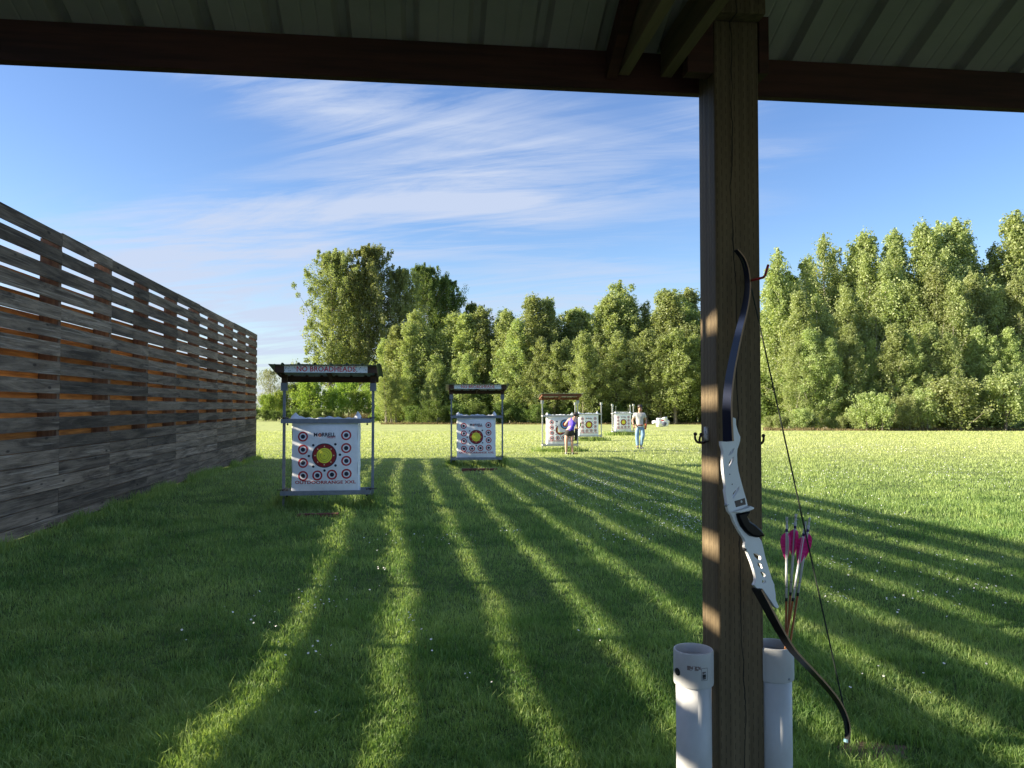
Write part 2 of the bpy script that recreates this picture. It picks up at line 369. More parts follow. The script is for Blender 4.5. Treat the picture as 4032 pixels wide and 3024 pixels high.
# ------------------------------------------------------------------ shadow-box fence on the left
def fence_mat(name, dark, mid, pale, axis=0, var=.5):
    m = bpy.data.materials.new(name); m.use_nodes = True; nt = m.node_tree; N = nt.nodes; L = nt.links
    b = N['Principled BSDF']; b.inputs['Roughness'].default_value = .85; b.inputs['Specular IOR Level'].default_value = .25
    tc = N.new('ShaderNodeTexCoord'); at = N.new('ShaderNodeAttribute'); at.attribute_name = 'rnd'
    def nz(st, det=6, r=.6, dist=0.0, k=1.0):
        mp = N.new('ShaderNodeMapping'); mp.inputs['Scale'].default_value = st; L.new(tc.outputs['Object'], mp.inputs['Vector'])
        ad = N.new('ShaderNodeVectorMath'); ad.operation = 'MULTIPLY_ADD'; L.new(at.outputs['Fac'], ad.inputs[0]); ad.inputs[1].default_value = (137 * k, 253, 171); L.new(mp.outputs[0], ad.inputs[2])
        n = N.new('ShaderNodeTexNoise'); n.inputs['Scale'].default_value = 1; n.inputs['Detail'].default_value = det; n.inputs['Roughness'].default_value = r; n.inputs['Distortion'].default_value = dist; L.new(ad.outputs[0], n.inputs['Vector'])
        return n.outputs['Fac'], ad.outputs[0]
    def rp(v, a, b_, c=0.0, d=1.0):
        n = N.new('ShaderNodeMapRange'); L.new(v, n.inputs[0]); n.inputs[1].default_value = a; n.inputs[2].default_value = b_; n.inputs[3].default_value = c; n.inputs[4].default_value = d; return n.outputs[0]
    def mix(f, a, c):
        n = N.new('ShaderNodeMixRGB'); L.new(f, n.inputs[0])
        for i, v in ((1, a), (2, c)):
            if isinstance(v, tuple): n.inputs[i].default_value = (*v, 1)
            else: L.new(v, n.inputs[i])
        return n.outputs[0]
    S_ = lambda l, c: (l, c, c) if axis == 0 else (c, c, l)
    g, _ = nz(S_(2.2, 95), 4, .7, 1.2); bl, _ = nz(S_(.8, 8), 6, .66, .8, .7); wv, vec = nz(S_(.5, 30), 3, .5, 1.6, 1.3)
    c = mix(rp(bl, .36, .62), dark, mid); c = mix(rp(wv, .56, .74, 0, .75), c, pale); c = mix(rp(g, .50, .30, 0, .8), c, dark)
    vo = N.new('ShaderNodeTexVoronoi'); mp2 = N.new('ShaderNodeMapping'); mp2.inputs['Scale'].default_value = S_(1.9, 5.5); L.new(tc.outputs['Object'], mp2.inputs['Vector'])
    ad2 = N.new('ShaderNodeVectorMath'); ad2.operation = 'MULTIPLY_ADD'; L.new(at.outputs['Fac'], ad2.inputs[0]); ad2.inputs[1].default_value = (61, 0, 83); L.new(mp2.outputs[0], ad2.inputs[2]); L.new(ad2.outputs[0], vo.inputs['Vector']); vo.inputs['Scale'].default_value = 1
    c = mix(rp(vo.outputs['Distance'], .13, .07, 0, .85), c, tuple(x * .45 for x in dark))
    hv = N.new('ShaderNodeHueSaturation'); L.new(rp(at.outputs['Fac'], 0, 1, 1 - var, 1 + var), hv.inputs['Value']); L.new(c, hv.inputs['Color']); L.new(hv.outputs[0], b.inputs['Base Color'])
    bn = N.new('ShaderNodeBump'); bn.inputs['Strength'].default_value = .7; bn.inputs['Distance'].default_value = .006; L.new(g, bn.inputs['Height']); L.new(bn.outputs[0], b.inputs['Normal'])
    return m
M_cedar = mat('cedar_board', (.66, .30, .085), .8, scale=1.0, stretch=(1.6, 26, 26), col2=(.30, .125, .04), bump=.3, rnd=.3)
M_fpost = mat('fence_post_wood', (.26, .15, .085), .85, scale=1.0, stretch=(20, 20, 1.4), col2=(.14, .075, .045), bump=.3, rnd=.3)
M_weather = fence_mat('weathered_board', (.060, .041, .028), (.245, .18, .125), (.40, .325, .25))
def build_fence():
    rnd = random.Random(5)
    c, s = math.cos(FA), math.sin(FA)
    ang = math.atan2(c, -s)                          # local +x runs away along the fence, local +y outward
    o = Vector((fence_x(0), 0, 0))
    fe = empty('wooden_fence', o, ang, 'tall weathered grey horizontal board fence with open slats along the left side', 'fence')
    def s_of(Y): return Y / c
    T = .27; BT = .022
    s_end = s_of(25.85); step = 1.9 / c
    s0 = s_of(10.66)
    posts = [s0 + step * k for k in range(-11, 8)] + [s_end - .05]
    def base(sv): return gz(fence_x(sv * c), sv * c)
    for p in posts:
        m = MB(); b = base(p)
        m.box(p - .045, p + .045, BT, T, b - .3, 4.05, 0, rnd.random())
        m.build('post', M_fpost, fe)
    edges = [posts[0] - .3] + [p for p in posts[:-1]] + [s_end]
    near = MB(); far = MB()
    rows = []
    z = 4.13
    for k in range(11): rows.append((z - .184, z)); z -= .258
    z0 = z + .0                                    # top of the solid part
    solid = []
    zz = 4.13 - 11 * .258
    for k in range(8): solid.append((zz - .1755, zz)); zz -= .1842
    for ri, (a, b) in enumerate(rows + solid):
        i = rnd.randint(0, 1)
        k = 0
        while k < len(edges) - 1:
            n = rnd.choice([1, 2, 2]) if k or i else 1
            e = min(k + n, len(edges) - 1)
            q_ = .009 if ri < 11 else .0; t = rnd.uniform(-q_, q_); t2 = t + rnd.uniform(-q_, q_); yo = rnd.uniform(0, .003)
            lo = max(a, base((edges[k] + edges[e]) / 2) + .055)
            if lo > b - .02: k = e; continue
            x0 = edges[k] + .003; x1 = edges[e] - .003
            vs = [(x0, -yo, lo + t), (x1, -yo, lo + t2), (x1, BT - .002, lo + t2), (x0, BT - .002, lo + t), (x0, -yo, b + t), (x1, -yo, b + t2), (x1, BT - .002, b + t2), (x0, BT - .002, b + t)]
            near.add(vs, [(0, 3, 2, 1), (4, 5, 6, 7), (0, 1, 5, 4), (1, 2, 6, 5), (2, 3, 7, 6), (3, 0, 4, 7)], 0, rnd.random())
            k = e
    # far boards cover the gaps, set a little low
    for ri in range(11):
        g1 = 4.13 - .184 - ri * .258; g0 = g1 - .074
        top = g1 + .046; bot = top - .184
        if ri == 0: pass
        k = 0
        while k < len(edges) - 1:
            n = rnd.choice([1, 2]); e = min(k + n, len(edges) - 1)
            t = rnd.uniform(-.007, .007); t2 = t + rnd.uniform(-.007, .007)
            x0 = edges[k] + .003; x1 = edges[e] - .003
            y0 = T + .002; y1 = T + BT
            vs = [(x0, y0, bot + t), (x1, y0, bot + t2), (x1, y1, bot + t2), (x0, y1, bot + t), (x0, y0, top + t), (x1, y0, top + t2), (x1, y1, top + t2), (x0, y1, top + t)]
            far.add(vs, [(0, 3, 2, 1), (4, 5, 6, 7), (0, 1, 5, 4), (1, 2, 6, 5), (2, 3, 7, 6), (3, 0, 4, 7)], 0, rnd.random())
            k = e
    zz = 4.13 - 11 * .258 + .05
    for k in range(9):  # unseen lower back boards, added to stop light leaking through the front seams
        e = 0
        while e < len(edges) - 1:
            e2 = min(e + 2, len(edges) - 1); lo = max(zz - .1835, .055)
            if zz > lo: far.box(edges[e] + .003, edges[e2] - .003, T + .002, T + BT, lo, zz - (.08 if k == 0 else 0), 0, rnd.random())
            e = e2
        zz -= .1842
    near.build('front_boards', M_weather, fe)
    far.build('back_boards', M_cedar, fe)
build_fence()

# ------------------------------------------------------------------ shelter in the foreground
SA = R(6.4)
PO = P(2822, 1600, 2.6); PO.z = 0
def post_mat():
    m = mat('treated_post_wood', (.22, .16, .085), .75, scale=1.0, stretch=(34, 34, 1.1), col2=(.09, .062, .03), bump=.5, thr=(.3, .7), detail=9)
    nt = m.node_tree; N = nt.nodes; L = nt.links; b = N['Principled BSDF']; src = b.inputs['Base Color'].links[0].from_socket
    tc = N.new('ShaderNodeTexCoord'); sp = N.new('ShaderNodeSeparateXYZ'); L.new(tc.outputs['Object'], sp.inputs[0])
    def Mt(op, a, b_=None, c=None):
        n = N.new('ShaderNodeMath'); n.operation = op
        for i, v in enumerate((a, b_, c)):
            if v is None: continue
            if isinstance(v, (int, float)): n.inputs[i].default_value = v
            else: L.new(v, n.inputs[i])
        return n.outputs[0]
    # rows of short incising cuts
    xs = Mt('MULTIPLY', Mt('ADD', sp.outputs[0], sp.outputs[1]), 62.0)
    row = Mt('FLOOR', xs); fx = Mt('ABSOLUTE', Mt('SUBTRACT', Mt('FRACT', xs), .5))
    zs = Mt('ADD', Mt('MULTIPLY', sp.outputs[2], 26.0), Mt('MULTIPLY', row, .37)); fz = Mt('ABSOLUTE', Mt('SUBTRACT', Mt('FRACT', zs), .5))
    cut = Mt('MULTIPLY', Mt('LESS_THAN', fx, .07), Mt('LESS_THAN', fz, .28))
    # long drying check: a wandering dark line
    nz = N.new('ShaderNodeTexNoise'); nz.noise_dimensions = '1D'; nz.inputs['Scale'].default_value = 2.3; nz.inputs['Detail'].default_value = 5; L.new(sp.outputs[2], nz.inputs['W'])
    cx = Mt('ADD', Mt('MULTIPLY', Mt('SUBTRACT', nz.outputs['Fac'], .5), .055), Mt('MULTIPLY_ADD', sp.outputs[2], -.012, .094))
    nw = N.new('ShaderNodeTexNoise'); nw.noise_dimensions = '1D'; nw.inputs['Scale'].default_value = 6; L.new(sp.outputs[2], nw.inputs['W'])
    crack = Mt('LESS_THAN', Mt('ABSOLUTE', Mt('SUBTRACT', sp.outputs[0], cx)), Mt('MULTIPLY', nw.outputs['Fac'], .0036))
    crack = Mt('MULTIPLY', crack, Mt('LESS_THAN', sp.outputs[1], .01))
    # knots
    vo = N.new('ShaderNodeTexVoronoi'); mp = N.new('ShaderNodeMapping'); mp.inputs['Scale'].default_value = (1, 1, .45); L.new(tc.outputs['Object'], mp.inputs[0]); L.new(mp.outputs[0], vo.inputs['Vector']); vo.inputs['Scale'].default_value = 4.2
    mr = N.new('ShaderNodeMapRange'); L.new(vo.outputs['Distance'], mr.inputs[0]); mr.inputs[1].default_value = .05; mr.inputs[2].default_value = .12; mr.inputs[3].default_value = .75; mr.inputs[4].default_value = 0
    tot = Mt('MAXIMUM', Mt('MULTIPLY', cut, .6), Mt('MAXIMUM', crack, mr.outputs[0]))
    mx = N.new('ShaderNodeMixRGB'); L.new(tot, mx.inputs[0]); L.new(src, mx.inputs[1]); mx.inputs[2].default_value = (.02, .013, .008, 1)
    L.new(mx.outputs[0], b.inputs['Base Color']); return m
M_post = post_mat()
M_beam = mat('red_brown_stained_timber', (.10, .035, .022), .8, scale=1.0, stretch=(1.5, 22, 22), col2=(.045, .018, .012), bump=.3)
M_chord = mat('brown_rafter_timber', (.26, .19, .11), .8, scale=1.0, stretch=(20, 1.5, 20), col2=(.15, .11, .06), bump=.3)
M_roof = mat('green_grey_metal_roofing', (.42, .40, .37), .5, .1, scale=3, var=.12)
M_steel = mat('galvanised_steel', (.42, .44, .47), .42, .7, var=.18, scale=12)
def build_shelter():
    sh = empty('open_shelter', PO, SA, 'dark open-sided timber shelter with ribbed metal roof and square post in the foreground', 'shelter')
    m = MB(); m.box(0, .160, 0, .154, .0, 3.04); m.build('post', M_post, sh, bevel=.006)
    m = MB(); m.box(-2.72, 5.2, .156, .196, 2.845, 2.985); m.build('eave_beam', M_beam, sh, bevel=.003)
    m = MB(); m.box(-2.7, 5.2, -3.2, -3.16, 2.845, 2.985); m.build('rear_beam', M_beam, sh)
    # blocks sandwiching the post
    zb = 2.85
    m = MB(); m.box(-.096, -.003, -.004, .05, zb, 3.25); m.build('side_block', M_beam, sh, bevel=.003)
    m = MB(); m.box(0, .160, -.062, -.003, 3.035, 3.3); m.build('front_plate', M_post, sh, bevel=.003)
    m = MB(); m.box(.163, .20, .0, .152, zb + .01, 3.25); m.build('side_block', M_beam, sh, bevel=.003)
    m = MB(); m.lathe([(0, 0), (.022, 0), (.022, .004), (.012, .004), (.012, .014), (.0, .016)], 16); b = m.build('bolt', M_steel, sh, True)
    b.location = (-.072, -.0055, 1.7 + (1600 - 125) / 3000 * 2.6); b.rotation_euler = (R(90), 0, 0)
    # bottom chords running back over the camera, and rafters above
    def chord(x, z0, z1, slope):
        m = MB(); y0, y1 = .15, -3.15
        vs = [(xx, y, z + (y0 - y) * slope) for y in (y0, y1) for xx, z in ((x, z0), (x + .04, z0), (x + .04, z1), (x, z1))]
        m.add(vs, [(0, 1, 2, 3), (7, 6, 5, 4), (0, 4, 5, 1), (1, 5, 6, 2), (2, 6, 7, 3), (3, 7, 4, 0)])
        return m
    def xat(px, Y=2.75):
        p = P(px, 350, Y) - PO; return p.x * math.cos(SA) + p.y * math.sin(SA)
    chord(xat(2425), 2.895, 3.02, .0).build('truss_chord', M_chord, sh)
    chord(xat(2596), 2.895, 3.02, .0).build('truss_chord', M_chord, sh)
    SL = .46
    for x in (-2.6, xat(2425) - .045, 4.6):
        m = MB(); yr = -1.5
        for (ya, yb_) in ((.15, yr), (yr, -3.15)):
            za = 2.955 + (.2 - ya) * SL if ya > yr - .01 and ya != yr else 2.955 + (.2 - yr) * SL
            zc = 2.955 + (.2 - yr) * SL if yb_ == yr else 2.955
            vs = [(x, ya, za - .10), (x + .04, ya, za - .10), (x + .04, ya, za - .004), (x, ya, za - .004), (x, yb_, zc - .10), (x + .04, yb_, zc - .10), (x + .04, yb_, zc - .004), (x, yb_, zc - .004)]
            m.add(vs, [(0, 1, 2, 3), (7, 6, 5, 4), (0, 4, 5, 1), (1, 5, 6, 2), (2, 6, 7, 3), (3, 7, 4, 0)])
        m.build('rafter', M_beam, sh)
    # ribbed panel: trapezoid ribs every 0.23 m with two small pencil ribs between, lapped sheets
    prof = []; x = -2.85; k = 0
    while x < 5.35:
        prof += [(x, 0), (x + .055, 0), (x + .06, .003), (x + .066, 0), (x + .105, 0), (x + .11, .003), (x + .116, 0), (x + .165, 0), (x + .182, .034), (x + .208, .034), (x + .225, 0)]
        if k % 4 == 3: prof += [(x + .2255, .003), (x + .2285, .003), (x + .229, 0)]
        x += .23; k += 1
    m = MB(); yr = -1.5; zr = 2.955 + (.2 - yr) * SL
    stations = [(.222, 2.958), (yr, zr + .008), (-3.4, 2.86)]
    TK = .0015
    vs = []; n = len(prof)
    for (y, z) in stations:
        for (px, h) in prof: vs.append((px, y, z + h))
    for (y, z) in stations:
        for (px, h) in prof: vs.append((px, y, z + h + TK))
    fs = []
    for j in range(2):
        for i in range(n - 1):
            a = j * n + i; fs.append((a, a + n, a + n + 1, a + 1)); a2 = a + 3 * n; fs.append((a2, a2 + 1, a2 + n + 1, a2 + n))
    m.add(vs, fs); m.build('roof_sheet', M_roof, sh)
    m = MB(); m.box(0, .152, -3.16, -3.01, 0, 3.0); m.build('post', M_post, sh)
    m = MB(); m.box(-2.72, -2.57, -3.16, -3.01, 0, 3.0); m.build('post', M_post, sh)
build_shelter()
M_conc = mat('concrete_slab', (.30, .29, .27), .9, var=.15, scale=6)
m = MB(); m.box(-3.2, 5.6, -4.2, -.4, .02, .15); so = m.build('pavement', M_conc); so.location = (PO.x * 0, 0, 0); so.rotation_euler = (0, 0, SA); tag(so, kind='structure')

# ------------------------------------------------------------------ coat hooks on the post
M_iron = mat('rusty_iron', (.06, .045, .04), .5, .6, var=.3, scale=30)
M_wpaint = mat('chipped_white_paint', (.62, .62, .60), .6, scale=90, col2=(.10, .09, .08), thr=(.36, .42))
M_red = mat('red_vinyl_coating', (.45, .012, .02), .35)
ca, sa_ = math.cos(SA), math.sin(SA)
def loc2w(x, y, z): return Vector((PO.x + x * ca - y * sa_, PO.y + x * sa_ + y * ca, z))
def build_hooks():
    for side in (0, 1):
        if side == 0:
            o = empty('coat_hook', loc2w(0, .075, 1.60), SA, 'double coat hook with chipped white plate on the left side of the post', 'coat hook', 'coat hooks on the post'); sx = -1
        else:
            o = empty('coat_hook', loc2w(.152, .075, 1.595), SA, 'dark ball-tipped coat hook showing past the right side of the post', 'coat hook', 'coat hooks on the post'); sx = 1
        m = MB(); m.tube([(sx * .004, .012, -.02), (sx * .004, .012, .028)], .009, 10); m.tube([(sx * .006, .0, -.02), (sx * .004, .006, .02)], .006, 8)
        m.build('plate', M_wpaint, o, True)
        for yy in (-.028, .03):
            m = MB(); pts = []
            for k in range(9):
                t = k / 8 * R(115); pts.append((sx * (.006 + .034 * math.sin(t)), yy * k / 8 + .004, -.022 - .012 * math.sin(t * 1.5) + .018 * (1 - math.cos(t))))
            m.tube(pts, [.0042] * 8 + [.0036], 8); m.ball(pts[-1], .0068, 10); m.build('prong', M_iron, o, True)
    o = empty('wall_hook', loc2w(.07, -.001, 2.12), SA, 'bent red vinyl coated hook screwed into the post above the bow', 'hook')
    a = P(2955, 1105, 2.585); b = P(3008, 1092, 2.50); c = P(3025, 1043, 2.48); aa = P(2945, 1108, 2.605)
    m = MB(); inv = (Matrix.Translation(o.location) @ Matrix.Rotation(SA, 4, 'Z')).inverted()
    pts = [inv @ aa, inv @ a, inv @ (b * .92 + a * .08), inv @ (b + Vector((.004, 0, .006))), inv @ c]
    m.tube(pts, .0042, 10); m.build('hook_rod', M_red, o, True)
build_hooks()

# ------------------------------------------------------------------ PVC arrow tubes
M_pvc = mat('dirty_white_plastic_pipe', (.70, .71, .72), .42, scale=3.0, stretch=(1, 1, .6), col2=(.50, .49, .46), thr=(.25, .6))
M_ink = mat('printed_ink', (.03, .03, .035), .6)
M_inkfade = mat('faded_ink', (.22, .16, .15), .7, scale=160, col2=(.62, .62, .62), thr=(.42, .5))
M_dirt = mat('leaf_litter', (.07, .05, .035), .95, var=.4, scale=60)
def build_pipe(cx, cy, ztop, label, marks):
    o = empty('arrow_tube', (cx, cy, .1), 0, label, 'arrow tube', 'arrow tubes fixed to the post')
    h = ztop - .1
    m = MB(); m.lathe([(.0588, 0), (.0588, h - .03), (.0535, h - .03), (.0535, 0)], 48, close=True); m.build('pipe', M_pvc, o, True)
    m = MB(); m.lathe([(.0590, h - .115), (.0655, h - .113), (.0665, h - .108), (.0665, h - .004), (.0645, h), (.0612, h), (.0595, h - .004), (.0596, h - .03), (.0592, h - .04), (.0590, h - .1)], 64, close=True)
    cp = m.build('coupling', M_pvc, o, True); cp.data.set_sharp_from_angle(angle=R(35)) if hasattr(cp.data, 'set_sharp_from_angle') else None
    m = MB(); m.lathe([(.0, h - .10), (.051, h - .115)], 20); m.build('litter', M_dirt, o)
    def patch(name, a0, a1, z0, z1, mt, r=.0669, parent=cp, ring=False):
        m = MB(); n = 8; vs = []; fs = []
        for k in range(n + 1):
            a = a0 + (a1 - a0) * k / n
            vs += [(r * math.cos(a), r * math.sin(a), z0), (r * math.cos(a), r * math.sin(a), z1)]
        for k in range(n): fs.append((2 * k, 2 * k + 2, 2 * k + 3, 2 * k + 1))
        m.add(vs, fs); return m.build(name, mt, parent)
    if marks:
        A = lambda px: math.asin(max(-1, min(1, ((px - 2730) / 81.0)))) - math.pi / 2 - .27 * 0
        z = lambda py: 1.7 - (py - 1600) / 3000 * 2.53 - .1
        patch('print_mark', A(2688), A(2742), z(2632), z(2615), M_inkfade)
        for (y0, y1) in ((2640, 2637), (2646, 2641), (2660, 2647), (2666, 2661)): patch('print_mark', A(2747), A(2762), z(y0), z(y1), M_inkfade if y0 == 2646 else M_ink)
        for (x0, x1, y0, y1) in ((2743, 2769, 2624, 2622.6), (2743, 2769, 2671, 2669.6), (2743, 2744.2, 2671, 2622.6), (2767.8, 2769, 2671, 2622.6)): patch('print_mark', A(x0), A(x1), z(y0), z(y1), M_ink)
        m = MB(); m.lathe([(0, 0), (.0125, 0), (.0125, .002), (.008, .0022), (.006, .0006), (0, .0006)], 16)
        s = m.build('screw', M_ink, cp, True); a = A(2657); s.location = (.0665 * math.cos(a), .0665 * math.sin(a), z(2650)); s.rotation_euler = Vector((math.cos(a), math.sin(a), 0)).to_track_quat('Z', 'Y').to_euler()
    else:
        m = MB(); m.lathe([(0, 0), (.0045, 0), (.0045, .001), (0, .001)], 12)
        s = m.build('screw', M_steel, cp, True); a = R(-62); s.location = (.0665 * math.cos(a), .0665 * math.sin(a), h - .10); s.rotation_euler = Vector((math.cos(a), math.sin(a), 0)).to_track_quat('Z', 'Y').to_euler()
    return o
tl = P(2730, 2554, 2.60); build_pipe(tl.x, tl.y, tl.z, 'white plastic arrow tube left of the post, with faded barcode print', True)
tr = P(3046, 2535, 2.66); build_pipe(tr.x, tr.y, tr.z, 'white plastic arrow tube right of the post, holding the pink arrows', False)

# ------------------------------------------------------------------ arrows
M_wrap = mat('white_arrow_wrap', (.72, .73, .74), .35)
M_pink = mat('pink_feather', (1.0, .06, .42), .8, scale=60, stretch=(1, 1, 3), col2=(.80, .015, .20))
M_wfeather = mat('white_feather', (.7, .7, .72), .8)
M_purple = mat('purple_band', (.05, .015, .16), .4)
M_wood = mat('orange_cedar_shaft', (.52, .19, .035), .4, scale=1, stretch=(200, 200, 5), col2=(.34, .10, .02))
M_black = mat('black_thread', (.015, .015, .017), .5)
arrow_tops = [((3098, 2052), 2.60, (3092, 2560), (3096, 2362), 0.3, 'arrow with pink and white feathers, leftmost in the right tube', True),
              ((3133, 2040), 2.66, (3104, 2570), (3112, 2340), 1.1, 'tallest pink feathered arrow, second from the left in the right tube', False),
              ((3170, 2070), 2.59, (3086, 2575), (3122, 2362), 2.0, 'pink feathered arrow leaning most to the right, in front of its neighbour', False),
              ((3186, 2054), 2.65, (3100, 2565), (3141, 2342), 2.7, 'rearmost pink feathered arrow at the right of the bunch', False)]
def build_arrow(top, Yt, bot, mid, spin, label, wf):
    t = P(top[0], top[1], Yt); mpt = P(mid[0], mid[1], Yt + .02); d = (mpt - t).normalized(); Lr = .76
    # arrow stands with nock up; local z runs from nock down the shaft
    o = empty('arrow', t, 0, label, 'arrow', 'arrows standing in the right tube')
    o.rotation_euler = d.to_track_quat('Z', 'Y').to_euler()
    lw = (mpt - t).length
    m = MB(); m.tube([(0, 0, 0), (0, 0, .012)], .0032, 8); m.box(-.0036, -.0012, -.003, .003, -.014, .0); m.box(.0012, .0036, -.003, .003, -.014, 0); m.build('nock', M_wrap, o, True)
    m = MB(); m.tube([(0, 0, .012), (0, 0, lw)], .0042, 12); w = m.build('wrap', M_wrap, o, True)
    m = MB(); m.tube([(0, 0, .026), (0, 0, .036)], .0045, 12); m.build('band', M_purple, o, True)
    m = MB(); m.tube([(0, 0, lw - .045), (0, 0, lw - .0435)], .0045, 12); m.build('thread', M_black, o, True); m = MB(); m.tube([(0, 0, lw - .008), (0, 0, lw + .004)], .0045, 12); m.build('thread', M_black, o, True)
    m = MB(); m.tube([(0, 0, lw - .002), (0, 0, Lr)], .0039, 12); m.build('shaft', M_wood, o, True)
    pr = [(0, .002), (.006, .012), (.018, .0155), (.035, .016), (.055, .0125), (.078, .0055), (.092, 0)]
    for q in range(3):
        a = spin + q * 2 * math.pi / 3; m = MB(); ux, uy = math.cos(a), math.sin(a); tx, ty = -uy, ux; vs = []
        z0 = .04
        for s_ in (-1, 1):
            for (z, r) in pr:
                vs.append((ux * .004 + tx * s_ * .0005, uy * .004 + ty * s_ * .0005, z0 + z)); vs.append((ux * (.004 + r) + tx * (s_ * .0005 + r * .12), uy * (.004 + r) + ty * (s_ * .0005 + r * .12), z0 + z + r * .3))
        n = len(pr); fs = []
        for s_ in (0, 1):
            for i in range(n - 1):
                b = s_ * 2 * n + 2 * i; fs.append((b, b + 1, b + 3, b + 2) if s_ else (b, b + 2, b + 3, b + 1))
        for i in range(n - 1): fs.append((2 * i + 1, 2 * i + 3, 2 * n + 2 * i + 3, 2 * n + 2 * i + 1))
        m.add(vs, fs); m.build('feather', M_wfeather if (wf and q == 2) else M_pink, o)
for a in arrow_tops: build_arrow(*a)

# ------------------------------------------------------------------ recurve bow hanging in front of the post
M_riser = mat('white_bow_riser', (.90, .90, .90), .42, var=.03, scale=8)
M_limb = mat('navy_black_limb', (.008, .013, .034), .3, spec=.3)
M_limb2 = mat('black_limb', (.010, .010, .012), .3, spec=.25)
M_maple = mat('maple_limb_edge', (.42, .25, .13), .5)
M_grip = mat('glossy_black_grip', (.006, .006, .008), .25, spec=.12)
M_string = mat('dark_bow_string', (.02, .03, .02), .7)
M_plate = mat('dark_maroon_plate', (.035, .012, .015), .35)
M_cyan = mat('pale_blue_tip_tape', (.22, .42, .5), .6)
SX0, SY0, SSL = 2935.0, 985.0, .215
def bowY(px, py):
    xs = SX0 + SSL * (py - SY0); d = (xs - px) / math.sqrt(1 + SSL * SSL); return 2.585 - .62 * d * 2.5 / F
def BP(px, py): return P(px, py, bowY(px, py))
bow_o = BP(2920, 2000)
b_axis = (BP(SX0 + SSL * 1500, 2485) - BP(SX0 + SSL * 100, 1085)).normalized()      # down along the string
b_perp = (BP(3150, 2030) - BP(2880, 2088)); b_perp = (b_perp - b_axis * b_perp.dot(b_axis)).normalized()   # towards the string
b_n = b_perp.cross(b_axis).normalized()
if b_n.y > 0: b_n = -b_n
b_perp2 = b_axis.cross(b_n).normalized()
BM = Matrix(((b_perp.x, -b_axis.x, b_n.x, bow_o.x), (b_perp.y, -b_axis.y, b_n.y, bow_o.y), (b_perp.z, -b_axis.z, b_n.z, bow_o.z), (0, 0, 0, 1)))
BI = BM.inverted()
def bl(px, py):
    # intersect the pixel's ray with the bow plane, in bow coordinates
    d = ray(px, py); o = Vector((0, 0, CAMZ)); t = (bow_o - o).dot(b_n) / d.dot(b_n); v = BI @ (o + d * t); return (v.x, v.y)
def z7(x, y): return (2600 + .6934 * x, 950 + .6934 * y)
def zr(x, y): return (2700 + .2411 * x, 1600 + .2411 * y)       # close-up A
def zs(x, y): return (2800 + .3014 * x, 1900 + .3014 * y)       # close-up B
def outline(name, loops, th, bevel, mt, parent, zoff=0.0):
    cu = bpy.data.curves.new(name, 'CURVE'); cu.dimensions = '2D'; cu.fill_mode = 'BOTH'; cu.extrude = th; cu.bevel_depth = bevel; cu.bevel_resolution = 2; cu.offset = -bevel if bevel > .002 else 0
    for lp in loops:
        sp = cu.splines.new('POLY'); sp.points.add(len(lp) - 1); sp.use_cyclic_u = True
        for i, (x, y) in enumerate(lp): sp.points[i].co = (x, y, 0, 1)
    t = bpy.data.objects.new('tmp', cu); COL.objects.link(t); dg = bpy.context.evaluated_depsgraph_get(); dg.update()
    me = bpy.data.meshes.new_from_object(t.evaluated_get(dg)); bpy.data.objects.remove(t); bpy.data.curves.remove(cu)
    me.materials.clear(); me.name = name
    o = link(name, me, mt, parent, True); o.location.z = zoff
    if hasattr(me, 'set_sharp_from_angle'): me.set_sharp_from_angle(angle=R(40))
    return o
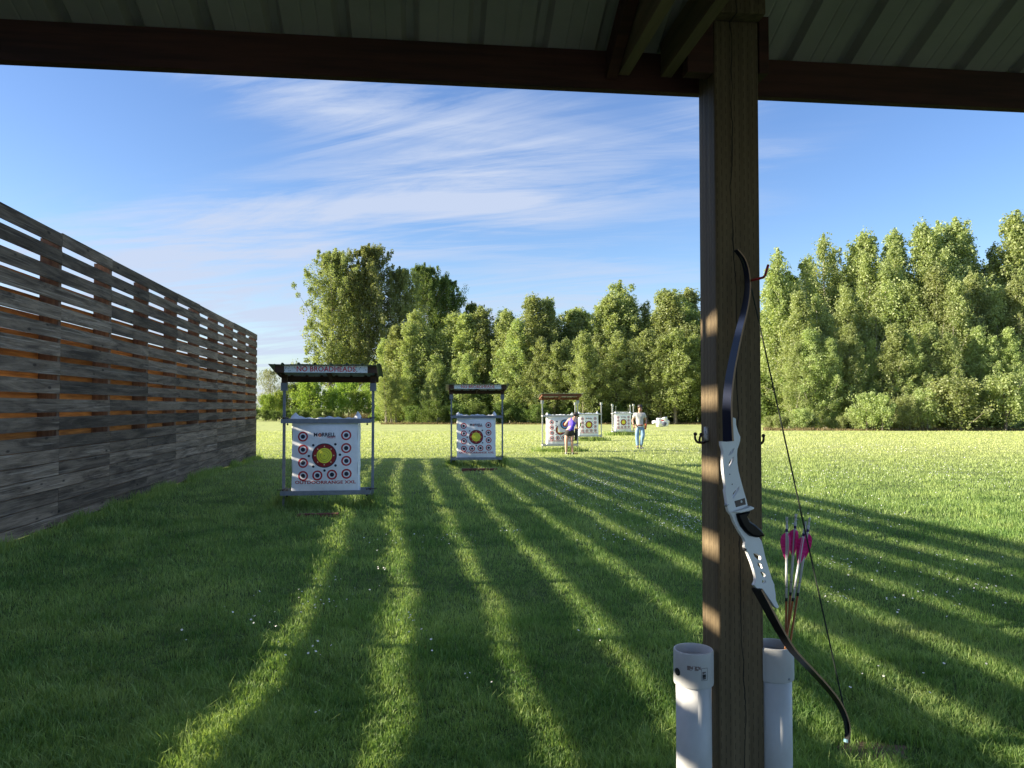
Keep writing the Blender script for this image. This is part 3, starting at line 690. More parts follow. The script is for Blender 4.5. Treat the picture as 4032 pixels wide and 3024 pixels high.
def build_bow():
    o = bpy.data.objects.new('recurve_bow', None); COL.objects.link(o); o.matrix_world = BM; o.empty_display_size = .1
    tag(o, 'white and black recurve bow hanging by its upper limb in front of the post', 'bow')
    R_ = [zr(565, 580), zr(700, 590), zr(712, 480), zr(745, 205), zr(770, 192), zr(795, 210), zr(798, 300), zr(832, 420), zr(868, 500), zr(866, 560), zr(850, 620), zr(822, 700), zr(815, 790), zr(820, 920), zr(840, 1060), zr(880, 1220), zr(930, 1400), zr(965, 1520), zr(985, 1605),
          zs(440, 280), zs(455, 305), zs(500, 325), zs(502, 342), zs(470, 360), zs(440, 372), zs(410, 440), zs(450, 520), zs(560, 620), zs(605, 715), zs(640, 765), zs(660, 840), zs(690, 980), zs(730, 1110), zs(775, 1260), zs(808, 1335), zs(808, 1365), zs(822, 1450), zs(826, 1530), zs(866, 1620), zs(852, 1636), zs(820, 1620), zs(770, 1545), zs(700, 1445), zs(668, 1395), zs(580, 1370), zs(548, 1335), zs(570, 1280), zs(570, 1230), zs(550, 1150), zs(520, 1050), zs(460, 900), zs(424, 835), zs(436, 780), zs(420, 730), zs(360, 640), zs(290, 510), zs(260, 430), zs(215, 370), zs(200, 320), zs(190, 230), zs(170, 100), zr(640, 1330), zr(600, 1050), zr(592, 900), zr(600, 740), zr(585, 680), zr(567, 630)]
    holes = [[zr(765, 690), zr(745, 760), zr(700, 810), zr(700, 770), zr(730, 710)], [zr(757, 832), zr(742, 920), zr(705, 1000), zr(695, 975), zr(697, 910), zr(730, 845)],
             [zr(833, 1312), zr(830, 1370), zr(772, 1500), zr(758, 1470), zr(765, 1410)],
             [zs(548, 925), zs(575, 928), zs(620, 962), zs(624, 1010), zs(590, 1000), zs(560, 965)], [zs(596, 1045), zs(640, 1060), zs(658, 1122), zs(632, 1118), zs(604, 1085)],
             [zs(636, 1163), zs(676, 1172), zs(696, 1210), zs(690, 1240), zs(660, 1220)], [zs(656, 1272), zs(690, 1278), zs(696, 1300), zs(676, 1322), zs(658, 1305)]]
    hl = []
    for h in holes:
        q = [bl(*p) for p in h]; cx = sum(a for a, _ in q) / len(q); cy = sum(b for _, b in q) / len(q)
        hl.append([(cx + (a - cx) * 1.55, cy + (b - cy) * 1.22) for a, b in q])
    outline('riser', [[bl(*p) for p in R_]] + hl, .0045, .0014, M_riser, o)
    ri = o.children[0]
    g = [zs(305, 408), zs(380, 385), zs(455, 368), zs(470, 385), zs(432, 440), zs(460, 500), zs(540, 555), zs(610, 620), zs(655, 680), zs(640, 705), zs(560, 715), zs(480, 695), zs(420, 645), zs(360, 570), zs(325, 490)]
    outline('grip', [[bl(*p) for p in g]], .013, .006, M_grip, o)
    pl = [zr(775, 1550), zr(940, 1498), zr(958, 1600), zr(800, 1645)]
    outline('rest_plate', [[bl(*p) for p in pl]], .0008, .0004, M_plate, ri, .0056)
    sh = [zs(250, 385), zs(330, 395), zs(440, 370), zs(500, 345), zs(502, 325), zs(455, 305), zs(400, 335), zs(300, 360)]
    outline('arrow_shelf', [[bl(*p) for p in sh]], .015, .003, M_riser, ri, .004)
    # screws
    for nm, c, r in (('rest_button', zs(375, 248), .004), ('screw_hole', zr(693, 1110), .0018), ('screw_hole', zr(733, 1273), .0018)):
        x, y = bl(*c); m = MB(); m.lathe([(0, .0005), (r, .0005), (r, -.0005)], 16, (x, y, .0074)); m.build(nm, M_steel if nm == 'rest_button' else M_black, ri)
    for c in (zs(205, 292), zs(440, 870)):
        x, y = bl(*c); m = MB(); m.tube([(x - .005, y, .0), (x + .004, y, 0)], .0062, 12); m.build('plunger' if c[1] < 2050 else 'bushing', M_steel if c[1] < 2050 else M_black, ri, True)
    # limbs: ribbons whose flat is square to the bow plane
    def limb(name, pts, w0, w1, t0, t1, mt):
        P2 = [Vector((*bl(*p), 0)) for p in pts]
        # smooth resample (Catmull-Rom)
        res = []
        for i in range(len(P2) - 1):
            p0 = P2[max(i - 1, 0)]; p1 = P2[i]; p2 = P2[i + 1]; p3 = P2[min(i + 2, len(P2) - 1)]
            for k in range(6):
                t = k / 6; res.append(.5 * ((2 * p1) + (p2 - p0) * t + (2 * p0 - 5 * p1 + 4 * p2 - p3) * t * t + (3 * p1 - p0 - 3 * p2 + p3) * t ** 3))
        res.append(P2[-1]); n = len(res); m = MB(); vs = []; fs = []; mi = []
        for i, p in enumerate(res):
            d = (res[min(i + 1, n - 1)] - res[max(i - 1, 0)]).normalized(); q = Vector((-d.y, d.x, 0)); f = i / (n - 1)
            w = (w0 + (w1 - w0) * f ** 1.3) / 2; th = (t0 + (t1 - t0) * f) / 2
            for (a, b) in ((-1, -1), (1, -1), (1, 1), (-1, 1)): vs.append(p + q * a * th + Vector((0, 0, b * w)))
        for i in range(n - 1):
            for k in range(4):
                k2 = (k + 1) % 4; b = i * 4; m_ = 1 if k in (0, 2) else 0
                fs.append(((b + k, b + k2, b + 4 + k2, b + 4 + k), m_))
        fs.append(((0, 1, 2, 3), 0)); fs.append((tuple((n - 1) * 4 + k for k in (3, 2, 1, 0)), 0))
        b0 = len(m.v); m.v += [tuple(v) for v in vs]
        for f, k in fs: m.f.append(f); m.mi.append(k); m.a.append(0)
        lo = m.build(name, [mt, M_maple], o, True)
        if hasattr(lo.data, 'set_sharp_from_angle'): lo.data.set_sharp_from_angle(angle=R(35))
        return lo
    limb('upper_limb', [(2868, 1738), (2866, 1690), (2864, 1600), (2872, 1500), (2890, 1400), (2912, 1300), (2932, 1220), (2944, 1140), (2940, 1070), (2925, 1020), (2898, 984)], .043, .017, .0075, .005, M_limb)
    ll = limb('lower_limb', [(2980, 2318), (3010, 2372), (3060, 2465), (3116, 2555), (3190, 2635), (3250, 2700), (3300, 2765), (3330, 2830), (3338, 2880), (3332, 2925)], .043, .016, .0075, .005, M_limb2)
    m = MB(); x, y = bl(3333, 2910); x2, y2 = bl(3332, 2922); m.tube([(x, y, 0), (x2, y2, 0)], .0086, 10); m.build('tip_tape', M_cyan, ll)
    m = MB(); a = bl(2912, 998); b = bl(3060, 1566); c = bl(3190, 2180); d = bl(3319, 2770); e = bl(3334, 2885)
    a2 = bl(2946, 1100)
    m.tube([(*a, 0), (a2[0] + .006, a2[1], 0), (*c, 0), (*d, 0), (*e, .002)], [.0028, .0024, .0028, .0025, .0028], 6); m.build('bowstring', M_string, o)
build_bow()
# ------------------------------------------------------------------ target stands and bags
M_gsteel = mat('grey_painted_steel', (.21, .23, .26), .5, .2, var=.15, scale=10)
M_gsteel2 = mat('weathered_grey_steel', (.52, .52, .50), .5, .3, var=.15, scale=10)
M_dkwood = mat('dark_brown_timber', (.12, .062, .038), .85, scale=1, stretch=(1.5, 20, 20), col2=(.05, .028, .02), bump=.3)
M_rdwood = mat('reddish_brown_timber', (.24, .095, .05), .85, scale=1, stretch=(1.5, 20, 20), col2=(.12, .05, .03), bump=.3)
M_corr = mat('mossy_green_metal_sheet', (.16, .19, .12), .6, .15, scale=5, col2=(.09, .10, .06))
M_corr2 = mat('pale_metal_sheet', (.50, .52, .47), .5, .2, var=.12, scale=5)
M_under = mat('galvanised_underside', (.44, .50, .48), .5, .1, var=.15, scale=4)
M_sign = mat('rust_spotted_white_sign', (.88, .90, .86), .5, scale=26, col2=(.16, .12, .10), thr=(.30, .335), detail=2)
M_sred = mat('faded_red_lettering', (.75, .015, .03), .55, scale=40, col2=(.25, .03, .03), thr=(.3, .4))
M_bag = mat('white_woven_bag', (.84, .85, .86), .5, var=.04, scale=14, bump=.35, bscale=9)
M_navy = mat('navy_print', (.012, .018, .04), .6)
M_pred = mat('dark_red_print', (.46, .012, .022), .6)
M_maroon = mat('maroon_print', (.30, .014, .018), .6)
M_yel = mat('yellow_print', (.85, .80, .05), .6)
M_cream = mat('cream_print', (.72, .66, .35), .6)
M_org = mat('orange_print', (.75, .25, .05), .6)
M_lblue = mat('light_blue_print', (.10, .30, .62), .6)
M_paper = mat('white_paper', (.8, .8, .8), .7)

def text_mesh(s, size, bold=0.0, sx=1.0, spacing=1.0, shear=0.0):
    cu = bpy.data.curves.new('t', 'FONT'); cu.body = s; cu.size = size; cu.align_x = 'CENTER'; cu.align_y = 'CENTER'; cu.offset = bold; cu.space_character = spacing; cu.shear = shear
    cu.resolution_u = 3
    t = bpy.data.objects.new('tmp', cu); COL.objects.link(t); dg = bpy.context.evaluated_depsgraph_get(); dg.update()
    me = bpy.data.meshes.new_from_object(t.evaluated_get(dg)); bpy.data.objects.remove(t); bpy.data.curves.remove(cu)
    me.materials.clear()
    if sx != 1: 
        for v in me.vertices: v.co.x *= sx
    return me
BW, BH, BD = 1.06, 1.225, .36
def bulge(u, w):            # u in -1..1 across, w 0..1 up : forward bulge and wrinkles
    return .062 * (1 - abs(u) ** 2.2) * (1 - (2 * w - 1) ** 4 * .8) + .0035 * math.sin(w * 17 + u * 3) * (1 - u * u) + .002 * math.sin(u * 19 + w * 4)
def fy(x, z): return -BD / 2 - bulge(max(-1, min(1, x / (BW / 2))), max(0, min(1, z / BH)))
def decal(mb, cx, cz, r0, r1, mi, off, n=40):
    k = 3; vs = []; fs = []
    for j in range(k + 1):
        r = r0 + (r1 - r0) * j / k
        for i in range(n):
            a = 2 * math.pi * i / n; x = cx + r * math.cos(a); z = cz + r * math.sin(a); vs.append((x, fy(x, z) - off, z))
    for j in range(k):
        for i in range(n):
            i2 = (i + 1) % n; fs.append((j * n + i, j * n + i2, (j + 1) * n + i2, (j + 1) * n + i))
    if r0 == 0: vs = vs[:0] + vs
    mb.add(vs, fs, mi)
def ftext(s, size, bold, sx, cx, cz, off, mt, name, parent, spacing=1.0):
    me = text_mesh(s, size, bold, sx, spacing)
    for v in me.vertices:
        x = cx + v.co.x; z = cz + v.co.y; v.co = (x, fy(x, z) - off, z)
    me.name = name; return link(name, me, mt, parent)
_cache = {}
def copy_parts(src, dst):
    for ch in src.children:
        c = ch.copy(); COL.objects.link(c); c.parent = dst
        for g in ch.children:
            d = g.copy(); COL.objects.link(d); d.parent = c
def make_bag(loc, rz, label):
    o = empty('target_bag', loc, rz, label, 'archery target', 'bag targets in the stands')
    if 'bag' in _cache: copy_parts(_cache['bag'], o); return o
    _cache['bag'] = o
    rnd = random.Random(3); m = MB(); nu, nw = 28, 28; vs = []; fs = []
    for j in range(nw + 1):
        for i in range(nu + 1):
            u = -1 + 2 * i / nu; w = j / nw; vs.append((u * BW / 2 + .006 * math.sin(w * 14) * abs(u) ** 6 * (1 if u > 0 else -1), fy(u * BW / 2, w * BH), w * BH))
    for j in range(nw):
        for i in range(nu): a = j * (nu + 1) + i; fs.append((a, a + 1, a + nu + 2, a + nu + 1))
    m.add(vs, fs)
    # rounded sides and back
    vs = []; fs = []; prof = []
    for k in range(9):
        t = k / 8; prof.append((BW / 2 + .022 * math.sin(t * math.pi), -BD / 2 + t * BD))
    pr = prof + [(-x, y) for x, y in reversed(prof)]
    for j in range(9):
        z = BH * j / 8
        for (x, y) in pr: vs.append((x + .008 * math.sin(z * 13 + y * 20) * (1 if abs(y) < BD / 2 - .02 else 0), y, z))
    n = len(pr)
    for j in range(8):
        for i in range(n - 1): fs.append((j * n + i, j * n + i + 1, (j + 1) * n + i + 1, (j + 1) * n + i))
    # top and bottom
    m.add(vs, fs)
    m.box(-BW / 2, BW / 2, -BD / 2, BD / 2, -.004, 0.0)
    # cloth gathered on top: ridge with pointed ears at both ends
    vs = []; fs = []; nn = 36
    for i in range(nn + 1):
        u = -1 + 2 * i / nn; x = u * (BW / 2 + .04)
        ear = max(0, 1 - abs(abs(u) - .90) / .13) ** 1.4
        h = .030 + .012 * math.sin(u * 7 + 1) + .010 * math.sin(u * 23) + .095 * ear
        for (yy, f) in ((-.15, 0), (-.06, .75), (.0, 1), (.07, .7), (.15, 0)): vs.append((x, yy + .01 * math.sin(u * 15), BH - .002 + h * f))
    for i in range(nn):
        for k in range(4): a = i * 5 + k; fs.append((a, a + 1, a + 6, a + 5))
    m.add(vs, fs)
    body = m.build('bag', M_bag, o, True)
    if hasattr(body.data, 'set_sharp_from_angle'): body.data.set_sharp_from_angle(angle=R(50))
    # printed face; positions measured on the nearest target (x from -.5 to .5, z from the bottom)
    sxp = lambda px: (px - 706) * .001735
    szp = lambda py: .083 + (1282 - py) * .001724
    def ring(cx, cz):
        m = MB(); decal(m, sxp(cx), szp(cz), .057, .082, 0, .0022); decal(m, sxp(cx), szp(cz), .0005, .035, 1, .0022); m.build('ring_mark', [M_pred, M_navy], body)
    for c in ((502, 785), (504, 908), (505, 1034), (506, 1158), (640, 1153), (775, 1147), (909, 1141), (907, 1018), (905, 896), (904, 773)): ring(*c)
    m = MB(); cx, cz = sxp(704), szp(965)
    decal(m, cx, cz, .185, .200, 0, .0022); decal(m, cx, cz, .125, .185, 1, .0022); decal(m, cx, cz, .0005, .125, 2, .0022)
    for r in (.062, .092): decal(m, cx, cz, r, r + .0035, 0, .0032)
    for k in range(8):
        a = 2 * math.pi * (k + .0) / 8; decal(m, cx + .150 * math.cos(a), cz + .150 * math.sin(a), .0003, .011, 3, .0032, 12)
    for s_ in (-1, 1): 
        a = R(45) * s_
        x, z = math.cos(a) * .013, math.sin(a) * .013
        q = Vector((-math.sin(a), 0, math.cos(a))) * .002
        p0 = Vector((cx - x, 0, cz - z)); p1 = Vector((cx + x, 0, cz + z)); vv = [p0 - q, p1 - q, p1 + q, p0 + q]
        for v in vv: v.y = fy(v.x, v.z) - .0032
        m.add(vv, [(0, 1, 2, 3)], 0)
    m.build('bullseye', [M_navy, M_maroon, M_yel, M_cream], body)
    m = MB()
    for c in ((600, 867), (805, 859), (560, 969), (848, 959), (602, 1069), (808, 1060), (706, 1107)): decal(m, sxp(c[0]), szp(c[1]), .0005, .0205, 0, .0022, 16)
    m.build('dot_marks', M_navy, body)
    lg = ftext('M', .088, .0022, 1.0, sxp(621), szp(769), .0022, M_navy, 'logo_lettering', body)
    ftext('RRELL', .084, .0026, .98, sxp(742), szp(768), .0022, M_navy, 'logo_lettering', body)
    m = MB(); decal(m, sxp(661), szp(769), .018, .030, 0, .0022); decal(m, sxp(661), szp(769), .009, .018, 1, .0022); decal(m, sxp(661), szp(769), .0004, .009, 2, .0022); m.build('logo_roundel', [M_maroon, M_org, M_paper], body)
    ftext('TARGETS', .040, .0008, .86, sxp(764), szp(794), .0022, M_pred, 'logo_lettering', body)
    ftext('OUTDOORRANGE XXL', .070, .0016, 1.30, sxp(712), szp(1221), .0022, M_pred, 'range_lettering', body, 1.02)
    return o

def make_stand(loc, rz, roof, sign, steel, label, wood=None, corr=None, full=True):
    o = empty('target_stand', loc, rz, label, 'target stand', 'steel stands holding the bag targets')
    wood = wood or M_dkwood; corr = corr or M_corr
    for sx in (-1, 1):
        m = MB(); m.box(sx * .725 - .022, sx * .725 + .022, -.022, .022, -.25, 1.97); p = m.build('post', steel, o)
        m = MB(); m.box(sx * .725 - .052, sx * .725 + .052, -.052, .052, 1.95, 2.075); m.box(sx * .725 - .06, sx * .725 + .06, -.056, .056, 1.944, 1.952); m.build('bracket', steel, p)
        for z in (1.445, .275):
            m = MB(); m.tube([(sx * .66, -.22, z + .05), (sx * .80, -.22, z + .05)], .007, 8); m.build('cross_rod', M_iron, p, True)
            m = MB(); m.tube([(sx * .70, -.25, z + .05), (sx * .70, .25, z + .05)], .007, 8); m.ball((sx * .70, -.25, z + .05), .016, 8); m.build('bolt_rod', M_iron, p, True)
            m = MB(); m.tube([(sx * .64, -.21, z - .065), (sx * .64, -.21, z + .06)], .008, 8); m.ball((sx * .64, -.21, z - .055), .017, 8); m.build('clamp_bolt', M_iron, p, True)
    for (z, nm) in ((1.41, 'upper_rail'), (.235, 'lower_rail')):
        m = MB()
        for y in (-.245, .205):
            m.box(-.745, .70, y, y + .006, z, z + .072); 
            ys = y if y < 0 else y - .034
            m.box(-.745, .70, y + .006 if y < 0 else y - .034, y + .04 if y < 0 else y, z + .0, z + .006)
        m.box(-.74, -.735, -.238, .204, z + .006, z + .066); m.box(.692, .698, -.238, .204, z + .006, z + .066)
        if z < 1: m.box(-.70, .69, -.205, .17, z + .007, z + .012)
        m.build(nm, steel, o)
    if roof:
        rf = bpy.data.objects.new('canopy', None); COL.objects.link(rf); rf.parent = o
        SLP = .142; zt = lambda y: 2.395 - (y + .60) * SLP
        for sx in (-1, 1):
            m = MB(); x = sx * .725; t = zt(0) - .10
            m.box(x - .045, x + .045, -.044, .044, 2.076, t); m.build('short_post', wood, rf)
        m = MB(); m.box(-.80, .80, -.505, -.465, zt(-.5) - .155, zt(-.465) - .045); m.build('front_header', wood, rf)
        m = MB(); m.box(-.80, .80, .45, .49, zt(.49) - .14, zt(.49) - .018); m.build('rear_header', wood, rf)
        for x in (-.80, -.02, .76):
            m = MB(); y0, y1 = -.463, .448; vs = [(xx, y, zt(y) + d) for y in (y0, y1) for xx, d in ((x, -.13), (x + .04, -.13), (x + .04, -.045), (x, -.045))]
            m.add(vs, [(0, 1, 2, 3), (7, 6, 5, 4), (0, 4, 5, 1), (1, 5, 6, 2), (2, 6, 7, 3), (3, 7, 4, 0)]); m.build('rafter', wood, rf)
        m = MB(); prof = []; x = -.89
        while x < .85:
            prof += [(x, 0), (x + .085, 0), (x + .1, .006), (x + .115, 0), (x + .19, 0), (x + .207, .026), (x + .232, .026)]; x += .25
        prof += [(.88, 0)]
        vs = []; n = len(prof)
        for (dz) in (-.042, -.038):
            for y in (-.60, -.2, .2, .56):
                for (px, h) in prof: vs.append((px, y, zt(y) + dz + h + .004 * math.sin(px * 9 + y * 3)))
        fs = []
        for j in range(3):
            for i in range(n - 1): a = j * n + i; fs.append((a, a + n, a + n + 1, a + 1)); b = a + 4 * n; fs.append((b, b + 1, b + n + 1, b + n))
        for i in range(n - 1): fs.append((i, i + 1, 4 * n + i + 1, 4 * n + i)); fs.append((3 * n + i, 7 * n + i, 7 * n + i + 1, 3 * n + i + 1))
        m.add(vs, fs)
        for q in range(len(m.f)):
            if q < 6 * (n - 1) and q % 2 == 0: m.mi[q] = 1
        m.build('metal_sheet', [corr, M_under], rf)
        if sign:
            zc = zt(-.5) - .098
            m = MB(); m.box(-.655, .655, -.516, -.508, zc - .055, zc + .055); rnd = random.Random(4)
            for _ in range(70):
                x = rnd.uniform(-.64, .64); z = rnd.uniform(-.045, .045); r = rnd.uniform(.002, .006)
                m.add([(x + r * math.cos(k * math.pi / 3) * 1.3, -.5182, zc + z + r * math.sin(k * math.pi / 3)) for k in range(6)], [tuple(range(6))], 1)
            sg = m.build('sign', [M_sign, M_iron], o)
            me = text_mesh('NO BROADHEADS', .118, .0016, .93, 1.02)
            for v in me.vertices: v.co = (v.co.x, -.5175, zc + v.co.y)
            link('sign_lettering', me, M_sred, sg)
    return o
def stand_at(px, Y, dz=0.0):
    X = (px - CX) / F * Y; return Vector((X, Y, gz(X, Y) + dz))
S = [(1296, 12.76), (1878, 21.7), (2205, 31.0), (2316, 41.2), (2452, 50.4)]
make_stand(stand_at(*S[0]), R(8), True, True, M_gsteel, 'nearest target stand, with mossy metal canopy and large NO BROADHEADS sign')
make_stand(stand_at(*S[1]), R(5), True, True, M_gsteel, 'second nearest target stand, canopy with smaller NO BROADHEADS sign')
make_stand(stand_at(*S[2]), R(5), True, False, M_gsteel2, 'target stand with reddish timber canopy and no sign, beside the bending woman', M_rdwood, M_corr2)
make_stand(stand_at(*S[3]), R(9), False, False, M_gsteel2, 'stand without canopy, directly right of the bending woman')
make_stand(stand_at(*S[4]), R(8), False, False, M_gsteel2, 'stand without canopy, just left of the walking man')
make_stand(stand_at(2447, 61.5), R(8), False, False, M_gsteel2, 'empty stand whose post tops show right behind the one near the walking man')
make_stand(stand_at(2449, 86), R(8), False, False, M_gsteel2, 'farthest empty stand, only small post tops showing')
labs = ['nearest bag target, large yellow bullseye, in front of the fence', 'bag target in the second stand, in the middle of the lawn', 'wrinkled bag target with a paper face pinned over its bullseye', 'bag target just right of the bending woman', 'farthest bag target, left of the walking man']
for i, (s, lab) in enumerate(zip(S, labs)):
    p = stand_at(*s); rz = [R(6), R(3), R(5), R(9), R(8)][i]
    off = Vector((-.02, .0, .25 + .0)); off.rotate(Matrix.Rotation(rz, 3, 'Z'))
    bg = make_bag(p + Vector((off.x - [.015, 0, 0, 0, 0][i], off.y, .25)), rz, lab)
# paper target face pinned on the third bag
p3 = stand_at(*S[2]); pt = empty('paper_target', p3 + Vector((-.02, 0, .25)), R(5), 'white paper target with blue, red and yellow rings pinned to the third bag', 'paper target')
m = MB(); vs = []; fs = []
x0, x1, z0, z1 = -.10, .46, .54, 1.10
for j in range(9):
    for i in range(9):
        x = x0 + (x1 - x0) * i / 8; z = z0 + (z1 - z0) * j / 8; vs.append((x, fy(x, z) - .010 - .006 * math.sin(i * 1.3) * math.cos(j), z))
for j in range(8):
    for i in range(8): a = j * 9 + i; fs.append((a, a + 1, a + 10, a + 9))
m.add(vs, fs); sheet = m.build('paper_sheet', M_paper, pt, True)
m = MB(); cx, cz = .19, .86
for r0, r1, mi in ((.16, .195, 0), (.105, .16, 1), (.05, .105, 2), (.0005, .05, 3)): decal(m, cx, cz, r0, r1, mi, .019)
m.build('target_rings', [M_navy, M_lblue, M_pred, M_yel], sheet)
# timbers lying under the stands
M_redtimber = mat('red_brown_ground_timber', (.20, .06, .045), .9, scale=1, stretch=(2, 20, 20), col2=(.09, .03, .025))
for (px, py, L_, w, h, rz, lab) in ((1252, 2034, .62, .09, .05, 8, 'short red-brown timber lying in the grass below the nearest target'), (1888, 1853, .95, .10, .06, 5, 'red-brown timber lying below the second target'), (2245, 1788, .6, .1, .05, 5, 'reddish timber on the ground by the woman\'s feet')):
    g = on_ground(px, py); m = MB(); m.box(-L_ / 2, L_ / 2, -w / 2, w / 2, -.02, h); o = m.build('timber', M_redtimber, bevel=.006); o.location = g; o.rotation_euler = (0, 0, R(rz)); tag(o, lab, 'timber', 'timbers below the targets')
g = stand_at(*S[0]) + Vector((.725 * math.cos(R(8)), .725 * math.sin(R(8)), 0)); m = MB(); m.box(-.06, .06, -.075, -.032, -.03, .10); m.box(-.05, .05, -.031, .04, -.03, .06); o = m.build('footing_block', M_redtimber, bevel=.005); o.location = g; tag(o, 'small red-brown block at the right foot of the nearest stand', 'block')

# tall unmown grass round the feet of the stands
def tufts():
    spots = []
    for i, (px, Y) in enumerate(S):
        c = stand_at(px, Y); w = .95 if i < 3 else 1.0
        spots.append((c.x, c.y, w, .33, [1500, 2200, 2600, 1900, 1500][i], [.14, .18, .24, .22, .24][i]))
        if i < 2:
            for sx in (-1, 1): spots.append((c.x + sx * .73, c.y - .02, .13, .12, 420, .24))
    Vs = []; Fs = []; rs = []; b = 0
    for k, (cx, cy, rx, ry, n, h) in enumerate(spots):
        def reg(rg, n_, cx=cx, cy=cy, rx=rx, ry=ry): return cx + np.clip(rg.normal(0, .5, n_), -1.2, 1.2) * rx, cy + np.clip(rg.normal(0, .6, n_), -1.5, 1.5) * ry
        V, Fc, r = blades(n, 0, 0, 0, h, .010 * max(1, cy / 20), 50 + k, reg, .45)
        Vs.append(V); Fs.append(Fc + b); rs.append(r); b += len(V)
    # rank tufts along the foot of the fence
    for k in range(26):
        Y = 7.5 + k * .74 + .3 * math.sin(k * 5); rx = .16 + .1 * math.sin(k * 3.3) ** 2
        def reg(rg, n_, Y=Y, rx=rx): 
            yy = Y + rg.normal(0, .22, n_); return -(PF + yy * math.sin(FA)) / math.cos(FA) + .03 + np.abs(rg.normal(0, rx * .5, n_)), yy
        V, Fc, r = blades(300, 0, 0, 0, .08 + .12 * (math.sin(k * 2.1) ** 2), .009, 150 + k, reg, .5)
        Vs.append(V); Fs.append(Fc + b); rs.append(r); b += len(V)
    o = link('tall_grass', np_mesh('tall_grass', np.concatenate(Vs), np.concatenate(Fs), {'rnd': np.concatenate(rs)}), M_tall)
    tag(o, 'rank uncut grass around the stand feet and along the fence', 'grass', kind='stuff')
tufts()
# daisies
M_daisy = mat('daisy_white', (.82, .82, .80), .8)
M_dyel = mat('daisy_yellow', (.7, .5, .03), .8)
def daisies():
    rg = np.random.default_rng(9); pts = []
    patches = [(2330, 1905, 90, 10, 230), (2250, 1960, 160, 26, 230), (2560, 1985, 200, 40, 420), (2450, 1925, 200, 25, 350), (2680, 2060, 80, 30, 200), (2500, 2100, 160, 40, 120), (2300, 1880, 200, 12, 200), (3150, 1900, 120, 30, 300), (3300, 2010, 200, 50, 260), (3620, 1860, 320, 40, 700), (3400, 1770, 300, 16, 500), (3900, 1900, 200, 60, 300), (3350, 2240, 90, 30, 60), (3740, 2330, 200, 80, 120), (3300, 2380, 80, 25, 26), (2020, 2110, 30, 8, 20),
               (1150, 2400, 140, 40, 34), (1010, 2470, 60, 60, 16), (720, 2560, 20, 20, 4), (1230, 2600, 90, 30, 12), (1500, 2270, 40, 8, 8), (1600, 2470, 30, 20, 12), (1850, 2710, 60, 15, 6), (1250, 2860, 30, 20, 2), (1680, 2540, 40, 20, 8), (2360, 2530, 40, 20, 5), (2600, 1770, 200, 12, 260), (2900, 1830, 200, 20, 200), (1800, 1840, 60, 8, 40), (3560, 2720, 200, 60, 14), (1350, 2330, 100, 40, 16), (1700, 2150, 160, 30, 50), (3100, 2700, 60, 40, 5)]
    for (cx, cy, rx, ry, n) in patches:
        for _ in range(int(n * .62) + 1):
            px = cx + rg.normal() * rx * .75; py = cy + rg.normal() * ry * .85
            if py < 1700: continue
            g = on_ground(px, py)
            if g.x < fence_x(g.y) + .2 or g.y > 48: continue
            pts.append(g)
    m = MB()
    for g in pts:
        r = .0075 * (.6 + .7 * rg.random()) * max(1, g.y / 15); h = .055 + .03 * rg.random(); t = Vector((rg.normal() * .35, rg.normal() * .35 - .3, 1)).normalized()
        x = t.orthogonal().normalized(); y = t.cross(x); c = g + Vector((0, 0, h)); q = x.lerp(y, rg.random())
        m.add([c + (x * math.cos(k * math.pi / 4) + y * math.sin(k * math.pi / 4)) * r * (1 if k % 2 else .8) for k in range(8)], [tuple(range(8))], 0)
        if g.y < 9: m.add([c + t * .002 + (x * math.cos(k * math.pi / 3) + y * math.sin(k * math.pi / 3)) * r * .3 for k in range(6)], [tuple(range(6))], 1)
    o = m.build('daisies', [M_daisy, M_dyel]); tag(o, 'small white daisies scattered through the lawn', 'daisies', kind='stuff')
daisies()
M_soil = mat('bare_soil', (.13, .085, .045), .95, scale=14, col2=(.06, .045, .02), bump=.6)
def soil(px, py, rx, ry, seed):
    g = on_ground(px, py); rg = random.Random(seed); n = 28; vs = [(g.x, g.y, gz(g.x, g.y) + .006)]; 
    rr = [1 + .25 * rg.uniform(-1, 1) for _ in range(n)]
    for j in (.5, 1):
        for i in range(n):
            a = 2 * math.pi * i / n; x = g.x + rx * j * rr[i] * math.cos(a); y = g.y + ry * j * rr[i] * math.sin(a); vs.append((x, y, gz(x, y) + (.005 if j < 1 else -.012)))
    fs = [(0, 1 + i, 1 + (i + 1) % n) for i in range(n)] + [(1 + i, 1 + n + i, 1 + n + (i + 1) % n, 1 + (i + 1) % n) for i in range(n)]
    m = MB(); m.add(vs, fs); o = m.build('bare_soil', M_soil, None, True); tag(o, kind='structure')
soil(3440, 2960, .26, .2, 1); soil(1850, 1860, .7, .3, 2)

# ------------------------------------------------------------------ people
M_skin = mat('skin_light', (.62, .36, .27), .5)
M_skin2 = mat('skin_tan', (.48, .26, .17), .5)
def skin_mesh(name, J, E, root, sub=2):
    names = list(J); idx = {k: i for i, k in enumerate(names)}
    me = bpy.data.meshes.new(name); me.from_pydata([J[k][:3] for k in names], [(idx[a], idx[b]) for a, b in E], []); me.update()
    o = bpy.data.objects.new('tmp', me); COL.objects.link(o)
    md = o.modifiers.new('skin', 'SKIN'); md.use_smooth_shade = True
    for i, k in enumerate(names):
        r = J[k][3]; sv = me.skin_vertices[0].data[i]; sv.radius = (r, J[k][4] if len(J[k]) > 4 else r); sv.use_root = (k == root)
    o.modifiers.new('sub', 'SUBSURF').levels = sub
    dg = bpy.context.evaluated_depsgraph_get(); dg.update()
    out = bpy.data.meshes.new_from_object(o.evaluated_get(dg)); bpy.data.objects.remove(o); out.name = name
    out.polygons.foreach_set('use_smooth', [True] * len(out.polygons)); out.materials.clear(); return out
